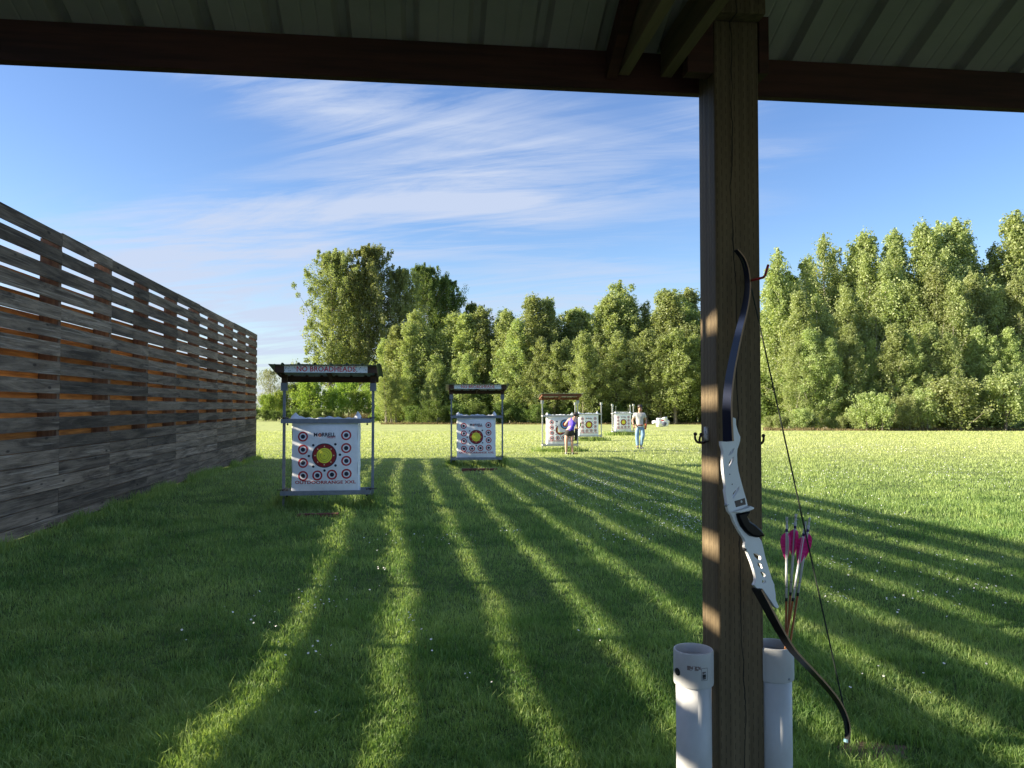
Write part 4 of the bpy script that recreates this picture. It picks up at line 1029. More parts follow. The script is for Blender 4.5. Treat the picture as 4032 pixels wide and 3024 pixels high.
def hand(J, E, pre, wrist, d, side, curl, sz=1.0):
    """palm and five fingers; d along the hand, side towards the thumb, curl the way fingers bend"""
    w = Vector(wrist); d = Vector(d).normalized(); s = Vector(side); s = (s - d * s.dot(d)).normalized(); c = Vector(curl); c = (c - d * c.dot(d)).normalized()
    pm = w + d * .045 * sz; J[pre + 'palm'] = (*pm, .030 * sz, .018 * sz); E.append((pre + 'wrist', pre + 'palm'))
    for i, (off, ln) in enumerate(((.027, .068), (.009, .078), (-.009, .072), (-.026, .056))):
        a = pm + d * .035 * sz + s * off * sz; b = a + (d * .75 + c * .65).normalized() * ln * .5 * sz; e = b + (d * .2 + c).normalized() * ln * .45 * sz
        for q, v, r in (('a', a, .0105), ('b', b, .0092), ('c', e, .0078)): J[f'{pre}f{i}{q}'] = (*v, r * sz)
        E += [(pre + 'palm', f'{pre}f{i}a'), (f'{pre}f{i}a', f'{pre}f{i}b'), (f'{pre}f{i}b', f'{pre}f{i}c')]
    a = w + d * .03 * sz + s * .034 * sz; b = a + (d * .6 + s * .6 + c * .3).normalized() * .032 * sz; e = b + (d * .8 + c * .5).normalized() * .028 * sz
    for q, v, r in (('a', a, .0125), ('b', b, .0105), ('c', e, .009)): J[f'{pre}t{q}'] = (*v, r * sz)
    E += [(pre + 'palm', f'{pre}ta'), (f'{pre}ta', f'{pre}tb'), (f'{pre}tb', f'{pre}tc')]
def head_mesh(m, c, yaw, pitch, skin_mi=0):
    """skull, jaw, nose, ears; local front is -y"""
    return
def add_head(J, E, c, f, up, neck):
    """head grown from the neck joint: skull, face, jaw, nose, ears. f = facing, up = crown"""
    c = Vector(c); f = Vector(f).normalized(); up = Vector(up).normalized(); s = f.cross(up).normalized()
    pts = {'skull': (c + up * .045 - f * .015, .092, .088), 'face': (c - up * .025 + f * .018, .078, .078), 'jaw': (c - up * .080 + f * .035, .052, .05)}
    for k, (v, r, r2) in pts.items(): J[k] = (*v, r, r2)
    E += [(neck, 'face'), ('face', 'skull'), ('face', 'jaw')]
    return c, f, up, s
def face_parts(o, body, c, f, up, s, skin, lips):
    m = MB()
    n0 = c + f * .088 + up * .005; n1 = c + f * .112 - up * .032; l = c + f * .086 - up * .040
    vs = [n0, l + s * .017, n1, l - s * .017]; m.add(vs, [(0, 1, 2), (0, 2, 3), (1, 3, 2)])
    for q in (-1, 1):
        e = c + s * q * .082 - f * .005 - up * .012; m.ball(e, .030, 8, 0, (.35, .6, 1))
    m.build('facial_features', skin, body, True)
    m = MB()
    for q in (-1, 1):
        e = c + f * .088 + s * q * .032 + up * .006; m.ball(e, .012, 8, 0)
        m.tube([c + f * .092 + s * q * .018 + up * .028, c + f * .086 + s * q * .048 + up * .028], .005, 6)
    m.build('eyes_and_brows', M_black, body, True)
    m = MB(); m.tube([c + f * .094 - up * .068 + s * .024, c + f * .099 - up * .066, c + f * .094 - up * .068 - s * .024], .0065, 6); m.build('mouth', lips, body, True)
def shell(name, src_J, keys, E, grow, root, mt, parent, sub=2, noise_amp=.0, seed=0):
    J = {}
    for k in keys:
        v = src_J[k]; J[k] = tuple(v[:3]) + (v[3] + grow,) + ((v[4] + grow,) if len(v) > 4 else ())
    Ee = [(a, b) for a, b in E if a in J and b in J]
    me = skin_mesh(name, J, Ee, root, sub)
    if noise_amp:
        from mathutils import noise as mn
        for v in me.vertices:
            n = v.normal; q = mn.noise(Vector((v.co.x * 9, v.co.y * 9, v.co.z * 5)) + Vector((seed, 0, 0))) + .5 * mn.noise(v.co * 22)
            v.co += n * q * noise_amp
    return link(name, me, mt, parent, True)
M_lips = mat('lips', (.40, .13, .11), .5)
M_hair = mat('dark_brown_hair', (.018, .012, .010), .5, scale=60, col2=(.04, .03, .02), bump=.6)
M_tshirt = mat('pale_grey_cotton', (.50, .48, .45), .9, var=.05, scale=8, bump=.4, bscale=10)
M_jeans = mat('light_blue_denim', (.22, .36, .52), .85, scale=9, col2=(.14, .25, .42), bump=.4, bscale=12)
M_shoe = mat('dark_grey_shoe', (.06, .06, .07), .7)
M_sole = mat('grey_shoe_sole', (.3, .3, .32), .7)
M_belt = mat('black_belt', (.015, .015, .015), .5)
M_quiver = mat('orange_leather', (.50, .10, .03), .5)
M_tank = mat('violet_blue_top', (.12, .07, .55), .75, var=.1, scale=7, bump=.4, bscale=9)
M_shorts = mat('black_shorts', (.035, .032, .03), .8, var=.2, scale=9, bump=.3, bscale=9)

def shoe(parent, ank, toe, mt, sole_mt, w=.045, name='shoe'):
    a = Vector(ank); t = Vector(toe); d = (t - a); d.z = 0; d.normalize()
    J = {'h': (*(Vector((a.x, a.y, .045)) - d * .045), w * .8, .036), 'm': (*(Vector((a.x, a.y, .058)) + d * .02), w * .88, .046), 'b': (*(Vector((a.x, a.y, .04)) + d * .11), w, .034), 't': (*(Vector((a.x, a.y, .034)) + d * .175), w * .75, .024), 'n': (a.x, a.y, .10, w * .8)}
    me = skin_mesh(name, J, [('h', 'm'), ('m', 'b'), ('b', 't'), ('m', 'n')], 'm', 2)
    zmin = min(v.co.z for v in me.vertices)
    s = link(name, me, mt, parent, True); s.location.z = -zmin + .012
    m = MB(); pts = []
    q = Vector((-d.y, d.x, 0)); out = []
    for k in range(16):
        th = 2 * math.pi * k / 16; l = math.cos(th); u = math.sin(th); out.append(a * 1 + d * (.065 + .13 * l) + q * u * w * (1 if l > 0 else .8))
    vs = [(v.x, v.y, .0) for v in out] + [(v.x, v.y, .022) for v in out]
    m.add(vs, [tuple(range(15, -1, -1)), tuple(range(16, 32))] + [(k, (k + 1) % 16, 16 + (k + 1) % 16, 16 + k) for k in range(16)])
    m.build('sole', sole_mt, s); s.children[0].location.z = -s.location.z
def build_man():
    g = on_ground(2519, 1768); sc = (174 * g.y / F) / 1.80
    o = empty('person', g, 0, 'dark haired man in pale grey t-shirt and light blue jeans walking across the range', 'person'); o.scale = (sc,) * 3
    J = {'pel': (0, 0, .93, .135, .115), 'waist': (.0, .0, 1.06, .135, .115), 'chest': (.0, .01, 1.24, .16, .12), 'up': (.0, .015, 1.38, .12, .09), 'neck': (.005, .0, 1.49, .056)}
    E = [('pel', 'waist'), ('waist', 'chest'), ('chest', 'up'), ('up', 'neck')]
    J.update({'ls': (-.175, .01, 1.41, .066), 'le': (-.285, .03, 1.15, .046), 'lwrist': (-.262, -.12, .97, .031), 'rs': (.175, .02, 1.41, .066), 're': (.27, .07, 1.15, .046), 'rwrist': (.262, -.03, .98, .031)})
    E += [('up', 'ls'), ('ls', 'le'), ('le', 'lwrist'), ('up', 'rs'), ('rs', 're'), ('re', 'rwrist')]
    J.update({'lh': (-.095, .0, .90, .10), 'lk': (-.105, -.02, .50, .062), 'la': (-.075, .03, .10, .043), 'rh': (.095, .0, .90, .10), 'rk': (.115, -.10, .51, .062), 'ra': (.06, .05, .11, .043)})
    J['lm'] = (-.10, -.01, .70, .082); J['rm'] = (.105, -.05, .71, .082); J['lc'] = (-.093, .02, .33, .056); J['rc'] = (.09, .0, .33, .056)
    J['lt'] = (-.08, .0, .05, .026); J['rt'] = (.07, .02, .05, .026)
    E += [('pel', 'lh'), ('lh', 'lm'), ('lm', 'lk'), ('lk', 'lc'), ('lc', 'la'), ('la', 'lt'), ('pel', 'rh'), ('rh', 'rm'), ('rm', 'rk'), ('rk', 'rc'), ('rc', 'ra'), ('ra', 'rt')]
    hand(J, E, 'l', J['lwrist'][:3], (.12, -.35, -.75), (.6, -.6, .2), (.5, .2, -.3)); hand(J, E, 'r', J['rwrist'][:3], (.05, -.45, -.6), (-.5, -.6, .3), (-.5, .3, -.3))
    c, f, up, s = add_head(J, E, (.02, -.03, 1.655), (.35, -1, -.22), (.03, -.12, 1), 'neck')
    body = link('body', skin_mesh('body', J, E, 'pel'), M_skin2, o, True)
    face_parts(o, body, c, f, up, s, M_skin2, M_lips)
    m = MB(); m.ball(c + up * .065 - f * .018, .104, 20, 0, (1, 1.02, .86))
    h = m.build('hair', M_hair, o, True)
    for v in h.data.vertices:
        p = v.co - c
        if p.dot(up) < .045 and p.dot(f) > .0: v.co = c + (p - f * (p.dot(f) * .5)) + up * .0
        v.co += Vector((math.sin(v.co.x * 90), math.sin(v.co.z * 80), math.sin(v.co.y * 85))) * .004
    Js = dict(J); Js['lsl'] = (-.24, .02, 1.26, .060); Js['rsl'] = (.232, .05, 1.26, .060); Js['hem'] = (0, 0, .955, .150, .128)
    Js['waist'] = (0, 0, 1.06, .142, .122)
    Es = [('hem', 'waist'), ('waist', 'chest'), ('chest', 'up'), ('up', 'ls'), ('ls', 'lsl'), ('up', 'rs'), ('rs', 'rsl'), ('up', 'col')]; Js['col'] = (.003, .005, 1.455, .062)
    shell('t_shirt', Js, ['hem', 'waist', 'chest', 'up', 'ls', 'lsl', 'rs', 'rsl', 'col'], Es, .018, 'waist', M_tshirt, o, 2, .012, 1)
    Js = dict(J); Js['wb'] = (0, 0, .985, .145, .12); Js['la'] = (-.078, .03, .115, .052); Js['ra'] = (.062, .045, .125, .052)
    Es = [('wb', 'pel'), ('pel', 'lh'), ('lh', 'lm'), ('lm', 'lk'), ('lk', 'lc'), ('lc', 'la'), ('pel', 'rh'), ('rh', 'rm'), ('rm', 'rk'), ('rk', 'rc'), ('rc', 'ra')]
    shell('jeans', Js, ['wb', 'pel', 'lh', 'lm', 'lk', 'lc', 'la', 'rh', 'rm', 'rk', 'rc', 'ra'], Es, .017, 'pel', M_jeans, o, 2, .012, 5)
    m = MB(); m.tube([(.16 * math.cos(a), .142 * math.sin(a), .965) for a in np.linspace(0, 2 * math.pi, 25)], .017, 6, cap=False); m.build('belt', M_belt, o, True)
    m = MB(); w = Vector(J['lwrist'][:3]); m.tube([w + Vector((0, .012, .02)), w + Vector((0, -.004, -.008))], .037, 12); m.build('watch', M_black, o, True)
    shoe(o, (-.075, .02, 0), (-.10, -.13, 0), M_shoe, M_sole); shoe(o, (.06, .04, 0), (.13, -.10, 0), M_shoe, M_sole)
    # quiver on his belt
    q = empty('quiver', g + Vector((.235, -.07, 1.0)) * sc, 0, 'orange leather hip quiver at the side of the man in jeans', 'quiver'); q.scale = (sc,) * 3
    m = MB(); m.lathe([(.0, -.20), (.038, -.20), (.045, -.12), (.050, .03), (.044, .03), (.04, -.12), (0, -.17)], 16); b = m.build('pouch', M_quiver, q, True); b.rotation_euler = (R(10), R(4), 0)
    m = MB(); m.tube([(.165 * math.cos(a) * 1.02 - .235, .147 * math.sin(a) * 1.04 + .07, -.02) for a in np.linspace(R(200), R(345), 12)], .012, 6); m.build('waist_strap', M_quiver, q, True)
build_man()
def build_woman():
    g = on_ground(2242, 1790); sc = (163 * g.y / F) / 1.57
    o = empty('person', g, 0, 'woman in violet sleeveless top and black shorts bending towards a target, seen from behind', 'person'); o.scale = (sc,) * 3
    J = {'pel': (.02, -.02, .86, .140, .12), 'waist': (.06, .02, .99, .115, .10), 'chest': (.12, .10, 1.17, .135, .105), 'up': (.165, .17, 1.30, .10, .085), 'neck': (.22, .22, 1.385, .05)}
    E = [('pel', 'waist'), ('waist', 'chest'), ('chest', 'up'), ('up', 'neck')]
    J.update({'ls': (.005, .16, 1.33, .055), 'le': (-.145, .28, 1.12, .040), 'lwrist': (-.09, .50, 1.10, .028), 'rs': (.31, .19, 1.26, .055), 're': (.335, .25, 1.02, .040), 'rwrist': (.30, .45, .95, .028)})
    E += [('up', 'ls'), ('ls', 'le'), ('le', 'lwrist'), ('up', 'rs'), ('rs', 're'), ('re', 'rwrist')]
    J.update({'lh': (-.085, -.01, .81, .108), 'lm': (-.11, -.02, .62, .085), 'lk': (-.115, -.02, .43, .060), 'lc': (-.115, .02, .29, .058), 'la': (-.12, .03, .09, .036), 'rh': (.105, -.01, .81, .108), 'rm': (.10, -.02, .62, .082), 'rk': (.10, -.02, .43, .058), 'rc': (.11, .02, .29, .056), 'ra': (.12, .03, .09, .036),
              'lt': (-.122, .06, .05, .024), 'rt': (.122, .06, .05, .024)})
    E += [('pel', 'lh'), ('lh', 'lm'), ('lm', 'lk'), ('lk', 'lc'), ('lc', 'la'), ('la', 'lt'), ('pel', 'rh'), ('rh', 'rm'), ('rm', 'rk'), ('rk', 'rc'), ('rc', 'ra'), ('ra', 'rt')]
    hand(J, E, 'l', J['lwrist'][:3], (.3, .8, .1), (.3, .1, .9), (.5, .2, -.3), .92); hand(J, E, 'r', J['rwrist'][:3], (-.2, .8, .0), (-.3, .1, .9), (-.5, .2, -.3), .92)
    c, f, up, s = add_head(J, E, (.275, .27, 1.46), (.55, .75, -.55), (.25, .35, .9), 'neck')
    body = link('body', skin_mesh('body', J, E, 'pel'), M_skin, o, True)
    face_parts(o, body, c, f, up, s, M_skin, M_lips)
    m = MB(); m.ball(c + up * .035 - f * .032, .103, 16, 0, (1, 1, .95)); m.tube([c - f * .10 + up * .02, c - f * .14 - up * .04, c - f * .12 - up * .11 - s * .03], [.03, .036, .012], 10); m.build('hair', M_hair, o, True)
    m = MB(); m.ball(c + up * .062 - f * .006, .108, 18, 0, (1, 1, .78))
    vs = []; 
    for k in range(9):
        a = R(-62 + 124 * k / 8); vs += [c + up * .045 + f * .098 * math.cos(a) + s * .098 * math.sin(a), c + up * .030 + f * (.175 * math.cos(a) + .01) + s * .092 * math.sin(a)]
    vs2 = [v + up * .008 for v in vs]; n = len(vs)
    fs = []
    for k in range(8): b = 2 * k; fs += [(b, b + 1, b + 3, b + 2), (n + b, n + b + 2, n + b + 3, n + b + 1), (b + 1, n + b + 1, n + b + 3, b + 3)]
    m.add(vs + vs2, fs); m.build('cap', M_belt, o, True)
    Js = dict(J); Js['hem'] = (.035, .0, .91, .140, .125); Js['lsp'] = (.065, .17, 1.335, .050); Js['rsp'] = (.262, .195, 1.29, .050)
    Es = [('hem', 'waist'), ('waist', 'chest'), ('chest', 'up'), ('up', 'lsp'), ('up', 'rsp')]
    shell('tank_top', Js, ['hem', 'waist', 'chest', 'up', 'lsp', 'rsp'], Es, .017, 'waist', M_tank, o, 2, .013, 3)
    Js = dict(J); Js['wb'] = (.03, -.01, .93, .128, .11); Js['ll'] = (-.105, -.015, .665, .112); Js['rl'] = (.11, -.015, .665, .112)
    Es = [('wb', 'pel'), ('pel', 'lh'), ('lh', 'll'), ('pel', 'rh'), ('rh', 'rl')]
    shell('shorts', Js, ['wb', 'pel', 'lh', 'll', 'rh', 'rl'], Es, .016, 'pel', M_shorts, o, 2, .010, 7)
    shoe(o, (-.12, .03, 0), (-.13, .18, 0), M_sole, M_sole, .04); shoe(o, (.12, .03, 0), (.13, .18, 0), M_sole, M_sole, .04)
    q = empty('quiver', g + Vector((.255, -.03, .80)) * sc, 0, 'black hip quiver full of arrows on the bending woman, strapped to her thigh', 'quiver'); q.scale = (sc,) * 3
    m = MB(); m.tube([(0, 0, .17), (.005, 0, .0), (-.005, 0, -.17), (-.015, 0, -.27)], [.052, .058, .06, .045], 14); m.build('pouch', M_belt, q, True)
    m = MB(); m.tube([(-.155 + .115 * math.cos(a), .015 + .118 * math.sin(a), -.275 + .02 * math.cos(a)) for a in np.linspace(0, 2 * math.pi, 19)], .011, 6); m.build('thigh_strap', M_belt, q, True)
    M_gf = mat('pale_green_vane', (.45, .5, .16), .7)
    for i in range(4):
        b = g + Vector((.262 + .010 * (i % 2), -.04 + .014 * i, .80)) * sc; d = Vector((.42 + .03 * i, .12 - .03 * i, 1)).normalized()
        a = empty('arrow', b, 0, ['arrow with pale green vanes in the woman\'s quiver'][0], 'arrow', 'arrows in the woman\'s quiver'); a.rotation_euler = d.to_track_quat('Z', 'Y').to_euler(); a.scale = (sc,) * 3
        m = MB(); m.tube([(0, 0, -.1), (0, 0, .46 - .02 * i)], .004, 6); m.build('shaft', M_iron, a)
        m = MB()
        for k in range(3):
            th = 2 * math.pi * k / 3; ux, uy = math.cos(th), math.sin(th); z = .34 - .02 * i
            vs = [(ux * .004, uy * .004, z), (ux * .022, uy * .022, z + .04), (ux * .026, uy * .026, z + .09), (ux * .004, uy * .004, z + .10)]
            vs += [(x - uy * .002, y + ux * .002, zz) for x, y, zz in vs]; m.add(vs, [(0, 1, 2, 3), (7, 6, 5, 4), (0, 4, 5, 1), (1, 5, 6, 2), (2, 6, 7, 3)])
        m.build('vanes', M_gf, a)
build_woman()

# ------------------------------------------------------------------ discarded bag and pale block at the far edge
def lump(name, c, size, mt, seed, parent=None, sub=24, amp=.22, tilt=0):
    from mathutils import noise as mn
    bm = bmesh.new(); bmesh.ops.create_cube(bm, size=1); bmesh.ops.subdivide_edges(bm, edges=bm.edges, cuts=9, use_grid_fill=True)
    for v in bm.verts:
        p = v.co.copy(); r = p.length; q = p.normalized() * .62; v.co = p.lerp(q, .35); v.co += v.co.normalized() * mn.noise(p * 2.6 + Vector((seed, 0, 0))) * amp + v.co.normalized() * mn.noise(p * 6 + Vector((seed, 3, 0))) * amp * .4
    me = bpy.data.meshes.new(name); bm.to_mesh(me); bm.free(); o = link(name, me, mt, parent, True); o.scale = size; o.location = c; o.rotation_euler = (0, R(tilt), 0); return o
g = on_ground(2608, 1680); w = 43 * g.y / F
ob = empty('discarded_bag_target', g, 0, 'crumpled white bag target lying on the grass right of the walking man', 'discarded target')
lump('crumpled_bag', (0, 0, w * .40), (w * .95, w * .6, w * .80), M_bag, 2, ob, tilt=-8)
m = MB(); m.ball((w * .13, -w * .30, w * .27), w * .22, 14, 0, (1, .35, .95)); m.build('grey_bullseye', mat('faded_grey_print', (.10, .11, .16), .8), ob, True)
m = MB(); m.ball((-w * .02, -w * .31, w * .58), w * .10, 10, 0, (1.5, .3, .5)); m.build('red_mark', M_pred, ob, True)
g = on_ground(2577, 1680); o = lump('rag', (g.x, g.y, .14), (.42, .3, .28), M_bag, 6); tag(o, 'small white rag beside the crumpled bag target', 'rag')
g = on_ground(1727, 1668); w = 30 * g.y / F; o = lump('pale_block', (g.x, g.y, w * .18), (w, w * .5, w * .36), mat('pale_grey_foam', (.4, .42, .40), .9, var=.3, scale=6), 9, amp=.12); tag(o, 'pale grey foam block lying far off left of the second target', 'foam block')
# ------------------------------------------------------------------ trees
M_leafA = leafmat('cottonwood_leaves', (.17, .205, .065), (.34, .365, .16), .5, .12, .02)
M_leafB = leafmat('young_poplar_leaves', (.23, .285, .09), (.46, .50, .23), .5, .13, .025)
M_leafD = leafmat('dark_leaves', (.10, .15, .04), (.20, .26, .08), .42, .1, .01)  # own tone of the dark trees; on inner poplar rows it paints shade
M_leafS = leafmat('bright_shrub_leaves', (.17, .25, .04), (.34, .40, .10), .45, .14, .01)
M_leafP = leafmat('pale_young_leaves', (.22, .24, .12), (.34, .34, .22), .35, .05)
M_dry = leafmat('dry_stems', (.16, .12, .07), (.30, .24, .13), .2, .1)
def leaves(cent, per, spread, size, rg, updroop=.0):
    n = len(cent) * per
    C = np.repeat(cent, per, 0); sp = np.repeat(spread, per)[:, None]
    off = rg.normal(0, 1, (n, 3)); off /= np.maximum(1e-6, np.linalg.norm(off, axis=1))[:, None]; off *= (rg.random(n) ** .45)[:, None] * sp * np.array([1, 1, 1.45])
    c = C + off
    nrm = rg.normal(0, 1, (n, 3)) + off / sp * .8 + np.array([0, 0, .35]); nrm /= np.linalg.norm(nrm, axis=1)[:, None]
    t = np.cross(nrm, rg.normal(0, 1, (n, 3))); t /= np.linalg.norm(t, axis=1)[:, None]; b = np.cross(nrm, t)
    s = size * (.6 + .8 * rg.random(n))[:, None]
    V = np.stack([c - t * s * .5, c + b * s * .36, c + t * s * .6, c - b * s * .36], 1).reshape(-1, 3)
    Fc = np.arange(n * 4).reshape(-1, 4); r = np.clip(np.repeat(rg.random(len(cent)) * .7, per) + rg.random(n) * .45 - .05, 0, 1)
    return V, Fc, r
def tree_proto(seed, H, Rd, kind='poplar', nb=60, per=46, size=.2, stems=1, bare=.06, spire=3):
    rg = np.random.default_rng(seed); cent = []; spr = []; limbs = MB()
    for st in range(stems):
        sx, sy = (0, 0) if stems == 1 else (rg.normal(0, Rd * .33), rg.normal(0, Rd * .33)); hh = H * (1 if st == 0 else rg.uniform(.70, .98))
        ln = rg.normal(0, .02, 2) + np.array([sx, sy]) * .03
        pts = [(sx + ln[0] * z * hh + .06 * math.sin(z * 7 + st), sy + ln[1] * z * hh, z * hh) for z in np.linspace(0, .97, 7)]
        r0 = .013 * hh + .02; limbs.tube(pts, [r0 * (1 - .88 * k / 6) for k in range(7)], 7)
        B = nb // stems
        for k in range(B):
            t = bare + (1 - bare) * ((k + rg.random()) / B) ** .92; p0 = np.array([sx + ln[0] * t * hh, sy + ln[1] * t * hh, t * hh])
            if kind == 'poplar': pr = (min(1, (t + .15) / .30)) * (1 - max(0, t - .25) / .76) ** .9 * .92 + .07
            elif kind == 'round': pr = (math.sqrt(max(0, 1 - ((t - .40) / .62) ** 2)) if t > .4 else .75 + .6 * t) * (.95 - .25 * max(0, t - .5)) + .08
            else: pr = (1 - t) ** .6 * .9 + .2
            Lb = Rd / (1 if stems == 1 else 1.25) * pr * rg.uniform(.55, 1.2); az = k * 2.399 + rg.normal(0, .4); el = R(rg.uniform(28, 64) if kind == 'poplar' else rg.uniform(20, 60) if kind == 'round' else rg.uniform(10, 70))
            d = np.array([math.cos(az) * math.cos(el), math.sin(az) * math.cos(el), math.sin(el)]); e = p0 + d * Lb / max(.5, math.cos(el))
            e[2] = min(e[2], H * 1.0)
            if k % 2 == 0: limbs.tube([p0, (p0 + e) / 2 - np.array([0, 0, .03 * Lb]), e], [.012 * Lb + .012, .008 * Lb + .008, .006], 4, cap=False)
            for s in ((.25, .42, .58, .74, .88, 1.0) if kind == 'poplar' else (.30, .52, .72, .88, 1.0)):
                if rg.random() < .12: continue
                q = p0 + (e - p0) * s + rg.normal(0, .10 * Rd ** .5, 3) * (1, 1, .7); cent.append(q); spr.append((.13 * Rd + .20) * rg.uniform(.4, 1.6) * (1.0 if s < .85 else .6) * (1 if t < .8 else .7))
        for k in range(spire + 2):   # ragged leader
            cent.append(np.array([pts[-1][0] + rg.normal(0, .05), pts[-1][1] + rg.normal(0, .05), hh * (.95 + .022 * k)])); spr.append((.30 - .045 * k) * H / 12)
    cent = np.array(cent); spr = np.array(spr); cent[:, 2] = np.maximum(cent[:, 2], spr * .5)
    V, Fc, r = leaves(cent, per, spr, size, rg)
    return np_mesh('crown', V, Fc, {'rnd': r}), limbs.mesh('trunk')
PR = {}
def proto(key, *a, **k): PR[key] = tree_proto(*a, **k)
for i in range(5): proto(('pop', i), 10 + i, 12.0, 2.1 + .25 * (i % 3), 'poplar', 96, 52, .13)
for i in range(3): proto(('cot', i), 30 + i, 24.0, 4.6, 'round', 150, 76, .215, bare=.16)
for i in range(2): proto(('clump', i), 40 + i, 12.0, 3.0, 'poplar', 130, 50, .13, stems=4)
for i in range(3): proto(('shrub', i), 50 + i, 3.0, 1.9, 'shrub', 50, 40, .12, stems=3, bare=.0, spire=1)
proto(('airy', 0), 60, 7.5, 3.0, 'shrub', 60, 20, .13, bare=.2)
MATS = {}
def plant(key, base, H, wscale, leafm, barkm, label, cat, group, rz, name=None):
    crown, trunk = PR[key]; nominal = {'pop': 12.0, 'cot': 24.0, 'clump': 12.0, 'shrub': 3.0, 'airy': 7.5}[key[0]]; s = H / nominal
    o = empty(name or 'tree', base, rz, label, cat, group); o.scale = (s * wscale, s * wscale, s)
    for nm, me, mt in (('crown', crown, leafm), ('trunk', trunk, barkm)):
        if not me.materials: me.materials.append(mt)
        c = bpy.data.objects.new(nm, me); COL.objects.link(c); c.parent = o
        c.material_slots[0].link = 'OBJECT'; c.material_slots[0].material = mt
    return o
def tree(px, top, Y, key, leafm, w=1.0, label=None, cat='tree', group=None, bark=None, name='tree', rz=None):
    X = (px - CX) / F * Y; b = gz(X, Y); H = CAMZ + (1600 - top) / F * Y - b
    return plant(key, (X, Y, b - .05), H, w, leafm, bark or M_bark, label, cat, group, rz if rz is not None else random.Random(int(px) * 7 + int(Y)).uniform(0, 6.28), name)
rnd = random.Random(77)
# big cottonwoods behind the nearest target
G1 = 'tall cottonwoods behind the left end of the treeline'
tree(1292, 1003, 124, ('cot', 0), M_leafA, 1.0, 'broad tall cottonwood, leftmost of the big trees above the nearest target', 'tree', G1, name='cottonwood_tree')
tree(1452, 986, 126, ('cot', 1), M_leafA, .95, 'tallest cottonwood of the group above the nearest target', 'tree', G1, name='cottonwood_tree')
tree(1580, 1075, 128, ('cot', 2), M_leafA, .85, 'slim cottonwood between the tallest one and the dark ones', 'tree', G1, name='cottonwood_tree')
tree(1668, 1055, 142, ('cot', 0), M_leafD, .85, 'dark cottonwood with a lighter top, left one of the dark pair', 'tree', G1, name='cottonwood_tree')
tree(1752, 1105, 146, ('cot', 1), M_leafD, .9, 'dark rounded cottonwood, right one of the dark pair', 'tree', G1, name='cottonwood_tree')
tree(1862, 1205, 150, ('cot', 2), M_leafD, .62, 'small dark treetop peeking over the young poplars', 'tree', G1, name='cottonwood_tree')
tree(1390, 1090, 132, ('cot', 2), M_leafA, 1.0, 'shorter cottonwood filling the gap between the two tallest', 'tree', G1, name='cottonwood_tree')
# left background: airy pale tree, bright shrubs, dark hedge
tree(1062, 1462, 118, ('airy', 0), M_leafP, 1.0, 'thin pale flowering tree right beside the end of the fence', 'tree', None, name='airy_tree')
GS = 'bright shrubs at the left end of the field'
for i, (px, top, w) in enumerate(((1045, 1560, 1.2), (1105, 1545, 1.1), (1165, 1520, 1.1), (1235, 1508, 1.25), (1300, 1535, 1.0), (1352, 1500, 1.1), (1410, 1545, 1.0), (1468, 1520, 1.0), (1515, 1560, 1.1))):
    tree(px, top, 112 + 3 * (i % 3), ('shrub', i % 3), M_leafS, w * .75, 'bright green shrub beyond the nearest target, at the left end of the field', 'shrub', GS, name='shrub')
GH = 'dark hedge bushes at the field edge beside the fence'
for i in range(9): tree(1000 + i * 42, 1612 + (i % 3) * 4, 104.5 + (i % 2), ('shrub', (i + 1) % 3), M_leafD, 1.15, 'low dark hedge bush at the field edge near the fence', 'shrub', GH, name='hedge_bush')
for i, (px, top) in enumerate(((1470, 1625), (1505, 1598), (1548, 1592), (1590, 1610), (1640, 1625))): tree(px, top, 97, ('shrub', i % 3), M_leafS, 1.1, 'low yellow-green bush below the young poplars, right of the nearest target', 'shrub', 'low bushes right of the nearest target', name='shrub')
# young poplars, left group
def row(lst, Y, keyset, leafm, w, label, group, jit=2.5, bark=None):
    w *= 1.25
    for i, (px, top) in enumerate(lst):
        k = keyset[(i * 3 + int(px)) % len(keyset)]
        tree(px, top, Y + rnd.uniform(-jit, jit), k, leafm, w * rnd.uniform(.88, 1.15), label, 'tree', group, bark, 'poplar_tree')
POP = [('pop', 0), ('clump', 0), ('pop', 1), ('pop', 2), ('clump', 1), ('pop', 3), ('clump', 0), ('pop', 4), ('clump', 1)]
row([(1535, 1345), (1572, 1290), (1625, 1285), (1680, 1300), (1735, 1232), (1788, 1250), (1845, 1245), (1905, 1270), (1925, 1228), (1962, 1330)], 99, POP, M_leafB, 1.1, 'young poplar in the leafy stand between the first and second targets', 'young poplars between the first two targets')
row([(1552, 1450), (1610, 1430), (1665, 1440), (1720, 1400), (1775, 1420), (1830, 1400), (1885, 1410), (1940, 1420), (1990, 1440)], 95, POP, M_leafB, 1.05, 'shorter young poplar at the front of the stand between the first two targets', 'shorter poplars between the first two targets')
row([(2025, 1270), (2068, 1228), (2112, 1182), (2160, 1185), (2208, 1240), (2262, 1225), (2314, 1122), (2362, 1210), (2415, 1178), (2470, 1165), (2525, 1185), (2582, 1160), (2640, 1170), (2680, 1140), (2735, 1145), (2790, 1180), (2850, 1190), (2920, 1240)], 93, POP, M_leafB, 1.0, 'young poplar in the tall stand between the second target and the post', 'young poplars in the middle stand')
row([(2010, 1400), (2060, 1370), (2120, 1340), (2180, 1360), (2240, 1345), (2300, 1320), (2360, 1330), (2420, 1320), (2480, 1340), (2545, 1310), (2600, 1330), (2660, 1310), (2720, 1330), (2780, 1350), (2850, 1360), (2910, 1400), (2965, 1440)], 89, POP, M_leafB, 1.1, 'shorter poplar at the front of the middle stand', 'shorter poplars in the middle stand')
